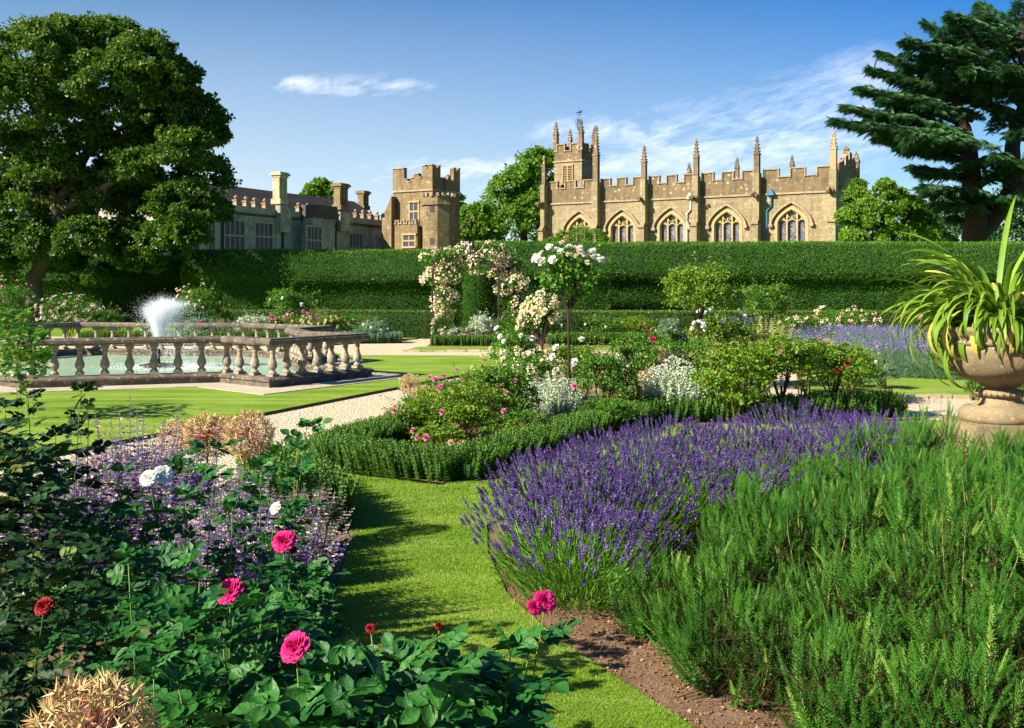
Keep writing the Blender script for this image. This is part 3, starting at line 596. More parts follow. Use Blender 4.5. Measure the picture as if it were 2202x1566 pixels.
zR = kz(600, 413, 4.5)
rfm = MB(); a = kfr(np.array([[kU0, .3, zP - .4], [kU1, .3, zP - .4], [kU1 - .5, 4.5, zR], [kU0, 4.5, zR], [kU0, 8.8, zP - .4], [kU1, 8.8, zP - .4]]))
rfm.add(a, [np.array([[0, 1, 2, 3], [3, 2, 5, 4]]), np.array([[1, 5, 2], [0, 3, 4]])]); rfm.build('roof', M['slate'], ks)
for px_ in (398, 435, 468, 511, 532, 551, 573, 625.5, 645, 664.5, 683, 701, 718, 751.5, 768, 783.5, 799, 814, 829):
    u = ku(px_); fm = MB(); fm.box(u - .2, u + .2, -.02, .42, zP, zP + .45, kfr); fm.box(u - .28, u + .28, -.08, .48, zP + .45, zP + .56, kfr)
    fm.bake(octa, kfr(np.array([[u, .2, zP + .8]])), (np.eye(3) * .24)[None]); fm.build('finial', M['coping'], ks)
def chimney(px_, ytop, ybase, w, dep, dark, mat):
    u = ku(px_, dep); z1 = kz(px_, ytop, dep); z0 = kz(px_, ybase, dep); c = MB(); hw = w / 2
    for s in (-1, 0, 1):
        c.box(u + s * w * .34 - w * .13, u + s * w * .34 + w * .13, dep - .42, dep + .42, z0 + .5, z1 - .4, kfr)
    c.box(u - hw * .8, u + hw * .8, dep - .3, dep + .3, z0, z1 - .3, kfr)
    c.box(u - hw * 1.05, u + hw * 1.05, dep - .6, dep + .6, z0, z0 + .55, kfr); c.box(u - hw, u + hw, dep - .55, dep + .55, z1 - .55, z1 - .35, kfr); c.box(u - hw * 1.2, u + hw * 1.2, dep - .7, dep + .7, z1 - .35, z1 - .12, kfr)
    c.box(u - hw * 1.05, u + hw * 1.05, dep - .55, dep + .55, z1 - .12, z1, kfr); c.build('chimney', mat, ks)
chimney(602, 371, 440, 1.35, .5, 0, stonemat('pale_chimney_stone', (.45, .36, .22), (.6, .5, .33), scale=1.2))
chimney(733, 395, 452, 1.6, .5, 1, M['tstone']); chimney(781, 411, 452, 1.3, 7.5, 0, M['tstone'])
def kwindow(x0, x1, y0, y1, nm, dep=0.0, fr=kfr, U=ku, Z=kz, tr=True, paren=None, stone=None):
    u0, u1 = U(x0, dep), U(x1, dep); xm = (x0 + x1) / 2; z0, z1 = Z(xm, y1, dep), Z(xm, y0, dep); st = stone or M['kstone']
    f = MB(); e = .12
    f.box(u0 - .16, u0, dep - .08, dep + .05, z0, z1, fr); f.box(u1, u1 + .16, dep - .08, dep + .05, z0, z1, fr)
    f.box(u0 - .24, u1 + .24, dep - .16, dep + .05, z1, z1 + .2, fr); f.box(u0 - .2, u1 + .2, dep - .14, dep + .05, z0 - .2, z0, fr)
    for k in range(1, nm): x = u0 + (u1 - u0) * k / nm; f.box(x - .05, x + .05, dep - .07, dep - .012, z0, z1, fr)
    if tr: f.box(u0, u1, dep - .08, dep - .014, (z0 + z1) / 2 - .08, (z0 + z1) / 2 + .08, fr)
    w = f.build('window', stonemat('mullion_stone', (.34, .33, .28), (.46, .44, .38), scale=1) if stone is None else stone, ks)
    MB().box(u0, u1, dep - .01, dep + .02, z0, z1, fr).build('pane', M['pane'], w)
kwindow(399, 428, 468, 540, 3); kwindow(449, 461, 474, 540, 2)
kwindow(483, 525, 475, 539, 4); kwindow(548, 585, 481, 538, 4); kwindow(694.5, 718, 496, 536, 4); kwindow(751, 778, 504, 533, 4, tr=False); kwindow(811, 823, 510, 529, 2, tr=False)
# projecting bay
b0, b1 = ku(648), ku(694); zb = kz(660, 470)
bay = MB(); bay.box(b0, b1, -1.6, -.01, 0, zb, kfr); bo_ = bay.build('bay', M['kstone'], ks)
pb = MB(); pb.box(b0 - .15, b1 + .15, -1.8, -.02, zb, zb + 1.35, kfr); pb.build('bay_parapet', M['kstone_dark'], bo_)
kwindow(660, 690, 489, 545, 4, -1.6)
for px_ in (476, 606, 720): u = ku(px_); MB().tube(kfr(np.array([[u, -.15, 0], [u, -.15, zS - .2]])), .1, 6).build('downpipe', M['iron'], ks)
# buttress stacks under the chimneys
for px_, w in ((604, 1.7), (733, 1.9)):
    u = ku(px_); MB().box(u - w / 2, u + w / 2, -.6, -.005, kz(px_, 500 if px_ < 700 else 498), zP + .4, kfr).build('chimney_breast', M['kstone'], ks)
# castle tower
Q0 = np.array([(845 - CX) / F * 120.0, 120.0]); qfr = frame((Q0[0], Q0[1], 0), CA)
def qu(px, dep=0.0): return along(px, Q0 + cin * dep, cdir)
def qz(px, py, dep=0.0): return H - (py - HY) / F * (Q0 + cin * dep + cdir * qu(px, dep))[1]
qW = qu(930); qD = 5.4; qs = qz(880, 411); 
MB().box(0, qW, 0, qD, 0, qs, qfr).build('tower_wall', M['tstone'], ks)
tpq = MB(); cpq = MB()
def stepped(pts, fr, y0=-.03, y1=.5):
    for x0, x1, zt in pts:
        tpq.prism([(x0, qs), (x1, qs), (x1, zt), (x0, zt)], y0, y1, fr); cpq.prism([(x0, zt), (x1, zt), (x1, zt + .1), (x0, zt + .1)], y0 - .1, y1 + .1, fr)
zz_ = lambda y_: qz(880, y_)
stepped([(0, qW * .29, zz_(362)), (qW * .29, qW * .38, zz_(386)), (qW * .38, qW * .46, zz_(392)), (qW * .46, qW * .54, zz_(384)), (qW * .54, qW * .66, zz_(376)), (qW * .66, qW * .74, zz_(384)), (qW * .74, qW * .75, zz_(388)), (qW * .75, qW * .84, zz_(359)), (qW * .84, qW * .89, zz_(364)), (qW * .89, qW, zz_(359))], qfr)
qr = frame((*(Q0 + cdir * qW), 0), CA + math.pi / 2)
stepped([(0.5, qD * .12, zz_(359)), (qD * .12, qD * .2, zz_(365)), (qD * .2, qD * .28, zz_(359)), (qD * .28, qD * .4, zz_(384)), (qD * .4, qD * .55, zz_(386)), (qD * .55, qD * .66, zz_(378)), (qD * .66, qD * .76, zz_(388)), (qD * .76, qD * .84, zz_(358)), (qD * .84, qD * .91, zz_(364)), (qD * .91, qD, zz_(358))], qr)
stepped([(0, qW * .3, zz_(370)), (qW * .3, qW * .72, zz_(388)), (qW * .72, qW, zz_(370))], qfr, qD - .5, qD)
ql = frame((*(Q0 + cin * qD), 0), CA - math.pi / 2); stepped([(.5, qD * .3, zz_(370)), (qD * .3, qD * .7, zz_(388)), (qD * .7, qD - .5, zz_(362))], ql)
tpq.build('tower_parapet', M['tstone'], ks); cpq.build('tower_coping', M['coping'], ks)
MB().box(-.12, qW + .12, -.14, qD + .12, qs - .1, qs + .1, qfr).build('string_course', M['coping'], ks)
kwindow(882, 899, 436, 474, 2, 0, qfr, qu, qz, stone=M['cstone_trim'])
# octagonal stair turret
tz = qz(940, 424); oc = Q0 + cdir * (qu(938) + .25) + cin * .1
MB().lathe([(1.75, 0), (1.75, tz - 1), (1.95, tz - .95), (1.95, tz - .75), (1.75, tz - .7), (1.75, tz), (0, tz)], (*oc, 0), 8).build('stair_turret', M['tstone'], ks)
st = bpy.data.objects['stair_turret']; cr = MB()
for k in range(16):
    a = k * math.pi / 8; c, s_ = math.cos(a), math.sin(a); f2 = frame((oc[0] + 1.68 * c, oc[1] + 1.68 * s_, 0), a + math.pi / 2)
    if k % 2 == 0 or True: cr.box(-.16, .16, -.15, .15, tz, tz + .35, f2)
cr.build('turret_battlement', M['coping'], st)
for zz2, zz3 in ((514, 527), (446, 458)):
    a = math.atan2(-oc[1], -oc[0]) ; fw = frame((oc[0], oc[1], 0), CA); za, zb2 = qz(940, zz3), qz(940, zz2)
    for ang in (-math.pi / 8 - .0, ): 
        f3 = frame((oc[0], oc[1], 0), 0); nx = np.array([math.sin(-.39), -math.cos(.39)])
        f3 = frame((*(oc + nx * 1.61), 0), -.39); MB().box(-.25, .25, -.06, .1, za, zb2, f3).build('slit_window', M['pane'], st)
# low crenellated porch beside the turret
pz = qz(888, 476); u0, u1 = qu(864), qu(912); pm = MB(); pc = MB(); pm.box(u0, u1, -1.3, -.01, 0, pz - 1.0, qfr); battlement(pm, pc, u0, u1, pz - 1.0, pz - .35, pz, -1.3, -.9, qfr, nm=4)
po = pm.build('porch', M['tstone'], ks); pc.build('porch_coping', M['coping'], po)
kwindow(868, 892, 506, 530, 2, -1.3, qfr, qu, qz, stone=M['cstone_trim'])
bt = MB(); u0, u1 = qu(836), qu(852)
bt.prism([(u0 - .4, 0), (u1, 0), (u1, qz(844, 424)), (u0 + .2, qz(844, 455)), (u0 - .4, qz(844, 462))], -.9, -.02, qfr); bt.build('buttress', M['tstone'], ks)
MB().tube(qr(np.array([[qD * .42, -.12, 0], [qD * .42, -.12, qs + 1.5]])), .1, 6).build('downpipe', plain('blue_pipe', (.04, .1, .2), .5), ks)

# ---------------------------------------------------------------- foliage kit
def rframe(d, nn, s, r=None):
    """columns: side, along d, normal; scaled by s"""
    d = nrm(d); side = nrm(np.cross(d, nn)); n2 = np.cross(side, d); m = np.stack([side, d, n2], -1)
    return m * np.asarray(s).reshape(-1, 1, 1)
def rdir(r, n): return nrm(r.normal(size=(n, 3)))
T_leaf = (np.array([[0, 0, 0], [.32, .45, .08], [0, 1, -.05], [-.32, .45, .08]]), [np.array([[0, 1, 2, 3]])])
T_leaf2 = (np.array([[0, 0, 0], [.27, .25, .07], [.30, .6, .07], [0, 1, -.12], [-.30, .6, .07], [-.27, .25, .07], [0, .45, -.02]]),
           [np.array([[0, 1, 2, 6], [6, 2, 3, 4], [0, 6, 4, 5]])])
T_needle = (np.array([[-.05, 0, 0], [.05, 0, 0], [.035, .75, .02], [0, 1, .05], [-.035, .75, .02]]), [np.array([[0, 1, 2, 3, 4]])])
def fine_leaf(curl=.12):
    ys = np.array([0, .12, .35, .6, .82, 1.0]); w = np.array([.02, .22, .36, .33, .18, .0]); mid = -curl * ys ** 2
    v = []; 
    for y_, w_, z_ in zip(ys, w, mid): v += [[-w_, y_, z_ + .10 * w_ / .36], [-w_ * .5, y_, z_ + .02], [0, y_, z_ - .03], [w_ * .5, y_, z_ + .02], [w_, y_, z_ + .10 * w_ / .36]]
    f = [[i * 5 + k, i * 5 + k + 1, i * 5 + k + 6, i * 5 + k + 5] for i in range(5) for k in range(4)]
    return np.array(v), [np.array(f)]
T_fine = fine_leaf()
def compound(tpl, n=5, gap=.42, size=1.0):
    """a pinnate leaf: n leaflets on a stalk along +y, unit leaflet"""
    vs = []; fs = []; k = 0; tv, tf = tpl
    sp = [(0, (n // 2) * gap + .25, 0)] + [(s, (i + .6) * gap, s) for i in range(n // 2) for s in (-1, 1)]
    for s, y_, a in sp:
        an = -a * 1.05; c, s_ = math.cos(an), math.sin(an); R_ = np.array([[c, -s_, 0], [s_, c, 0], [0, 0, 1]])
        v = (tv * size) @ R_.T + np.array([a * .03, y_, -.06 * y_ * y_]); vs.append(v); fs += [f + k for f in tf]; k += len(v)
    y1 = (n // 2) * gap + .3; v = np.array([[-.018, -.3, .02], [.018, -.3, .02], [.015, y1, -.06 * y1 * y1], [-.015, y1, -.06 * y1 * y1]]); vs.append(v); fs.append(np.array([[0, 1, 2, 3]]) + k)
    return np.concatenate(vs), fs
T_comp = compound(T_leaf2, 5); T_compf = compound(T_fine, 5, .5)
def clumps(r, blobs, k_per, n_leaf, size, csize, tpl=T_leaf, mb=None, droop=.15, up=.35, inner=.25, squash=.7, flat=.6):
    """leaves sit in small clumps on the skin of each blob (cx,cy,cz,rx,ry,rz)"""
    mb = mb or MB()
    for bl in blobs:
        c = np.array(bl[:3]); rad = np.array(bl[3:6]); kk = max(3, int(k_per * (bl[6] if len(bl) > 6 else 1)))
        d = rdir(r, kk); d[:, 2] = np.where(d[:, 2] < -.5, -d[:, 2], d[:, 2]); rr = 1 - inner * r.random(kk) ** 1.3
        cc = c + d * rad * rr[:, None]; cs = csize * r.uniform(.6, 1.35, kk) * rad.mean()
        n = kk * n_leaf; i = np.repeat(np.arange(kk), n_leaf); off = rdir(r, n) * (r.random(n) ** .45)[:, None]; off[:, 2] *= squash
        pos = cc[i] + off * cs[i][:, None]
        out = nrm(d[i] * .7 + off * .7 + np.array([0, 0, up])); nn = nrm(out * flat + rdir(r, n) * .6)
        dr = nrm(rdir(r, n) + off * .6 + np.array([0, 0, -droop])); s = size * r.uniform(.6, 1.3, n)
        rb = np.clip(r.random(kk)[i] * .5 + r.random(n) * .5, 0, 1)
        mb.bake(tpl, pos, rframe(dr, nn, s), rb)
    return mb
def bloom_mesh(name, mat, petals=14, fine=False, seed=0, cup=.5):
    """a full rose of unit radius"""
    r = np.random.default_rng(seed); mb = MB()
    if fine:
        g = 5; uu, vv = np.meshgrid(np.linspace(-1, 1, g), np.linspace(0, 1, g)); 
        for k in range(petals):
            t_ = (k + .5) / petals; az = k * 2.39996 + r.normal(0, .25); op = (t_ ** .8) * 1.45; ln = .55 + .62 * t_ ** .5; wd = .34 + .36 * t_
            prof = vv; rad_ = np.sin(op * prof) * ln * prof ** .6 + .04; z = np.cos(op * prof * .9) * ln * prof * .8
            wv_ = wd * np.sin(np.clip(prof, 0, 1) * 2.1 + .25) * uu; rr = rad_ + .12 * (1 - uu ** 2) * prof - .06 * np.cos(uu * 5 + k) * prof
            z = z + .07 * np.sin(uu * 4 + k) * prof ** 2 - .22 * t_
            x = rr * math.cos(az) - wv_ * math.sin(az); y_ = rr * math.sin(az) + wv_ * math.cos(az)
            v = np.stack([x, y_, z], -1).reshape(-1, 3); f = [[i * g + j, i * g + j + 1, (i + 1) * g + j + 1, (i + 1) * g + j] for i in range(g - 1) for j in range(g - 1)]
            mb.add(v, np.array(f), 0, r.random())
        sc = 1 / 1.1
        mb.v = [v * sc for v in mb.v]
    else:
        for k in range(petals):
            t_ = (k + .5) / petals; az = k * 2.39996; e = 1.35 * (1 - t_) ** 1.2; d = np.array([[math.cos(az) * math.cos(e), math.sin(az) * math.cos(e), math.sin(e)]]); 
            nn = np.array([[-math.cos(az) * math.sin(e), -math.sin(az) * math.sin(e), math.cos(e)]]) + r.normal(0, .15, (1, 3))
            v = (np.array([[-.22, .1, 0], [.22, .1, 0], [.45, .65, .1], [0, 1.0, .22], [-.45, .65, .1]])); mb.bake((v, [np.array([[0, 1, 2, 3, 4]])]), np.array([[0, 0, .0]]), rframe(d, nn, [1.0 - .15 * (1 - t_)]), np.array([r.random()]))
    return mb.mesh(name, mat)
BL = {k: [bloom_mesh('flower', M[k], 16, False, s) for s in range(2)] for k in ('cream', 'white', 'blush', 'pink', 'magenta', 'crimson')}
BLF = {k: bloom_mesh('flower', M[k], 44, True, 3) for k in ('magenta', 'white', 'crimson')}
cl_mb = MB(); rc = np.random.default_rng(12)   # a truss of small flowers
def truss_mesh(mat, n, seed):
    r = np.random.default_rng(seed); mb = MB(); v = np.array([[0, 0, 0], [.5, .3, .15], [.35, .9, .2], [-.35, .9, .2], [-.5, .3, .15]])
    for i in range(n):
        c = rdir(r, 1)[0] * r.uniform(.35, .95); c[2] = abs(c[2]) * .7; o_ = nrm(c[None] + [[0, 0, .3]])[0]
        az = np.arange(5) * 1.2566 + r.random(); a = nrm(np.cross([o_], [[.3, .5, .8]]))[0]; b_ = np.cross(o_, a)
        d = np.cos(az)[:, None] * a + np.sin(az)[:, None] * b_ + o_ * .55
        mb.bake((v, [np.array([[0, 1, 2, 3, 4]])]), np.tile(c, (5, 1)), rframe(d, np.tile(o_, (5, 1)), np.full(5, r.uniform(.22, .34))), np.full(5, r.random()))
    return mb.mesh('flower', mat)
TR = {k: [truss_mesh(M[k], 11, s) for s in range(3)] for k in ('cream', 'white', 'blush', 'pink')}

FOL = {}
def fol_mesh(key, mat, leaf, tpl, seed, k_per=34, n_leaf=70, csize=.30, **kw):
    """unit bush: radius 1 in x,y, height 2 centred on z=0 (scaled per bush)"""
    kk = (key, round(leaf, 3), seed)
    if kk not in FOL:
        r = np.random.default_rng(seed); bl = [(0, 0, 0, .78, .78, .72)]
        for i in range(5): a = i * 1.256 + r.random(); bl.append((.42 * math.cos(a), .42 * math.sin(a), r.uniform(-.25, .35), .5, .5, .45, .45))
        mb = clumps(r, bl, k_per, n_leaf, leaf, csize, tpl, **kw)
        for i in range(16):  # free shoots
            a = r.random() * 6.28; e = r.uniform(.15, 1.3); d = np.array([math.cos(a) * math.cos(e), math.sin(a) * math.cos(e), math.sin(e)]); n = 14
            tt = np.linspace(.7, r.uniform(1.05, 1.35), n); pos = d * tt[:, None] + r.normal(0, .025, (n, 3)) + np.array([0, 0, -.1]) * (tt[:, None] - .7) ** 2
            mb.bake(tpl, pos, rframe(rdir(r, n) + d * .5, rdir(r, n) * .5 + np.array([0, 0, 1]), leaf * r.uniform(.6, 1.1, n)), r.uniform(.5, 1, n))
        FOL[kk] = mb.mesh('foliage', mat)
    return FOL[kk]
def gpos(px, by): x, y_ = G(px, by); return x, y_
def shrub(name, label, cat, px, by, w, h, mat='rose', fl=(), leaf=.05, seed=0, stem=0, group=None, tpl=T_leaf, d=None, z0=None, **kw):
    """px,by: foot of the plant in the photo; w,h: size in photo pixels; fl: list of (colour, count, radius m, kind)"""
    if d is None: x, y_ = gpos(px, by)
    else: x, y_ = (px - CX) / F * d, d
    k = y_ / F; W_, H_ = w * k * (1.16 if group == 'bushes of the central rose bed' else 1.1), h * k * (1.14 if group == 'bushes of the central rose bed' else 1.05); r = np.random.default_rng(seed + int(px))
    rt = root(name, (x, y_, 0), label, cat, group); cl_ = stem * k
    hz = (H_ - cl_) / 2; cz_ = cl_ + hz * 1.0
    rm = (W_ / 2 + hz) / 2; lf = leaf / rm
    q_ = round(lf * 25) / 25 if lf > .06 else round(lf * 60) / 60; q_ = max(q_, .03)
    nl = int(min(150, max(26, 2.6 / q_))); kp = int(min(60, max(24, 3.2 / q_)))
    me = fol_mesh(mat, M[mat], q_, tpl, seed % 3, kp, nl, **kw)
    fo_ = link('foliage', me, rt, (x, y_, cz_), (0, 0, r.random() * 6.28), (W_ / 2 / 1.05, W_ / 2 / 1.05, hz / 1.02))
    sm = MB()
    if stem: sm.tube([(x, y_, 0), (x + .01, y_, cl_ * .6), (x, y_, cl_ + hz * .5)], [.028, .022, .016], 7)
    for i in range(7 if stem else 9):
        a = r.random() * 6.28; e = r.uniform(.4, .85); b0_ = np.array([x, y_, cl_ if stem else 0]) + (0 if stem else r.normal(0, .06, 3) * [1, 1, 0])
        tp = np.array([x + math.cos(a) * W_ * .4 * e, y_ + math.sin(a) * W_ * .4 * e, cz_ + hz * r.uniform(0, .8)])
        sm.tube([b0_, (b0_ + tp) / 2 + [0, 0, hz * .12], tp], [.014, .01, .005], 5)
    sm.build('stem', M['bark_dark'] if stem else M['stem_red'], rt)
    for col, cnt, rad, kind in fl:
        pool_ = TR[col] if kind == 'truss' else BL[col]
        for i in range(cnt):
            dd = rdir(r, 1)[0]; dd[2] = abs(dd[2]) * .9 - .15; dd[1] -= .45; dd = dd / np.linalg.norm(dd); rr = r.uniform(.88, 1.08)
            if kind == 'top': dd[2] = abs(dd[2]) + .6; dd /= np.linalg.norm(dd)
            pos = np.array([x, y_, cz_]) + dd * np.array([W_ / 2, W_ / 2, hz]) * rr
            q2_ = Vector(nrm((dd + [0, -.3, .3])[None])[0]).to_track_quat('Z', 'Y').to_euler()
            link('flower_cluster' if kind == 'truss' else 'flower', pool_[i % len(pool_)], rt, pos, q2_, rad * r.uniform(.75, 1.25))
    return rt

# ---------------------------------------------------------------- trees
def px_blobs(lst, d, r, dj, ry=1.0):
    out = []
    for cx, cy, rad in lst:
        dd = d + r.uniform(-dj, dj); c = P(cx, cy, dd); k = rad * dd / F; out.append((*c, k * 1.05, k * ry, k * .85))
    return out
def limbs(mb, d, lst):
    for pts, r0, r1 in lst:
        q_ = np.array([P(a, b_, d + (pz_[0] if pz_ else 0)) for a, b_, *pz_ in pts]); n = 4 * len(q_)
        s = np.linspace(0, len(q_) - 1, n); pp_ = np.stack([np.interp(s, np.arange(len(q_)), q_[:, i]) for i in range(3)], 1)
        pp_[1:-1] += np.random.default_rng(int(pts[0][0])).normal(0, .06, (n - 2, 3)); mb.tube(pp_, np.linspace(r0, r1, n), 8)
def tree(name, label, cat, base, d, blobs, limb, mat, leaf, k_per, n_leaf, dj, seed, group=None, csize=.34, bark='bark_dark', **kw):
    r = np.random.default_rng(seed); x, y_ = (base - CX) / F * d, d
    rt = root(name, (x, y_, 0), label, cat, group)
    mb = clumps(r, px_blobs(blobs, d, r, dj), k_per, n_leaf, leaf, csize, **kw); mb.build('crown', M[mat], rt)
    tm = MB(); limbs(tm, d, limb); tm.build('trunk', M[bark], rt, True); return rt
syc = [(60, 130, 95), (150, 105, 80), (235, 95, 68), (310, 130, 70), (370, 175, 60), (120, 190, 80), (235, 180, 80), (40, 240, 100), (150, 270, 80), (260, 250, 80), (350, 240, 75), (420, 250, 62),
       (30, 350, 95), (110, 370, 70), (395, 330, 70), (435, 380, 60), (330, 320, 60), (40, 450, 90), (140, 455, 70), (230, 440, 62), (320, 440, 70), (400, 450, 75), (455, 455, 40), (440, 290, 45), (60, 540, 80), (200, 310, 58), (290, 370, 58), (170, 400, 50), (240, 370, 40),
       (180, 520, 62), (270, 520, 62), (360, 520, 60), (-60, 180, 110), (-90, 320, 120), (-80, 450, 110), (205, 600, 22), (225, 585, 18), (-60, 560, 90), (130, 560, 50), (300, 565, 42), (400, 510, 45)]
tree('sycamore_tree', 'huge dark green broadleaf tree with leaning trunk at the left behind the pool', 'tree', 75, 51.6, syc,
     [([(70, 700), (75, 600), (105, 530), (125, 440)], .42, .34), ([(125, 440), (110, 330), (60, 200)], .26, .07), ([(125, 450), (190, 330, 1), (230, 230, 2), (250, 130, 2)], .28, .06), ([(190, 330, 1), (280, 260, 1), (360, 190, 1)], .18, .05),
      ([(130, 450), (230, 400, -1), (330, 330, -2), (430, 280, -2)], .22, .05), ([(130, 455), (260, 430, 2), (400, 430, 2)], .18, .05), ([(125, 440), (60, 400), (-60, 330)], .2, .05), ([(230, 400, -1), (200, 480, -1), (330, 520, -2)], .1, .03)],
     'sycamore', .20, 84, 72, 2.8, 11, csize=.26, squash=.5, bark='bark', inner=.35)
br = MB(); rb_ = np.random.default_rng(77)   # visible inner boughs
tree('ash_tree', 'bright green spreading tree rising left of the church tower', 'tree', 1120, 150,
     150 and [(1150, 350, 34), (1170, 345, 26), (1130, 390, 42), (1090, 410, 38), (1080, 440, 42), (1130, 445, 50), (1160, 400, 40), (1100, 480, 48), (1150, 490, 50), (1060, 490, 34), (1185, 440, 40), (1190, 500, 40)], [([(1125, 640), (1128, 400)], .8, .3), ([(1128, 470), (1160, 370)], .4, .1), ([(1128, 500), (1080, 430)], .4, .1)], 'lime', .5, 34, 60, 4, 12)
tree('round_tree', 'smaller rounded bright green tree between the castle tower and the taller tree', 'tree', 1010, 140,
     [(1010, 475, 32), (1000, 505, 36), (1035, 500, 34), (985, 520, 30), (1030, 460, 24), (1060, 525, 32)], [([(1012, 640), (1012, 470)], .5, .2)], 'lime', .45, 30, 60, 3, 13)
tree('distant_tree', 'small green tree top showing above the castle roof', 'tree', 690, 175,
     [(690, 405, 22), (672, 412, 17), (708, 412, 17), (690, 425, 26), (660, 425, 12)], [([(690, 640), (690, 410)], .4, .15)], 'lime', .55, 22, 40, 2, 14)
tree('dark_tree', 'dark green tree edge peeping out right behind the castle tower', 'tree', 985, 190,
     [(985, 430, 14), (992, 450, 14), (985, 470, 16)], [([(985, 640), (985, 430)], .4, .15)], 'sycamore', .5, 18, 40, 2, 15)
tree('leafy_tree', 'bright green bushy tree at the right hand end of the church', 'tree', 1880, 72,
     [(1842, 425, 26), (1835, 465, 30), (1870, 450, 30), (1905, 415, 26), (1925, 425, 24), (1900, 470, 40), (1860, 500, 38), (1940, 480, 42), (1925, 520, 38), (1975, 470, 34), (1960, 440, 22), (1990, 510, 40), (1835, 520, 30), (1905, 398, 14), (1845, 402, 16), (1880, 540, 40)],
     [([(1880, 700), (1885, 560), (1850, 440)], .25, .05), ([(1885, 560), (1910, 430)], .2, .05), ([(1890, 560), (1960, 460)], .2, .05)], 'lime', .2, 36, 70, 1.5, 16)
dark_r = [(2030, 470, 50), (2010, 510, 45), (2090, 460, 50), (2070, 520, 60), (2150, 500, 60), (2200, 440, 60), (2200, 520, 60), (2260, 480, 70), (1975, 530, 30)]
tree('evergreen_tree', 'dark evergreen mass below the cedar behind the hedge', 'tree', 2090, 78, dark_r, [([(2110, 700), (2110, 480)], .3, .1)], 'cedar', .22, 40, 70, 2, 17)
tree('hawthorn_tree', 'pale green young shrub poking over the hedge in front of the leftmost church window', 'shrub', 1255, 58,
     [(1245, 505, 20), (1215, 512, 16), (1280, 510, 18), (1300, 522, 14), (1190, 522, 14), (1250, 525, 26)], [([(1250, 690), (1250, 510)], .05, .02)], 'lime', .10, 26, 26, .4, 18, csize=.5)
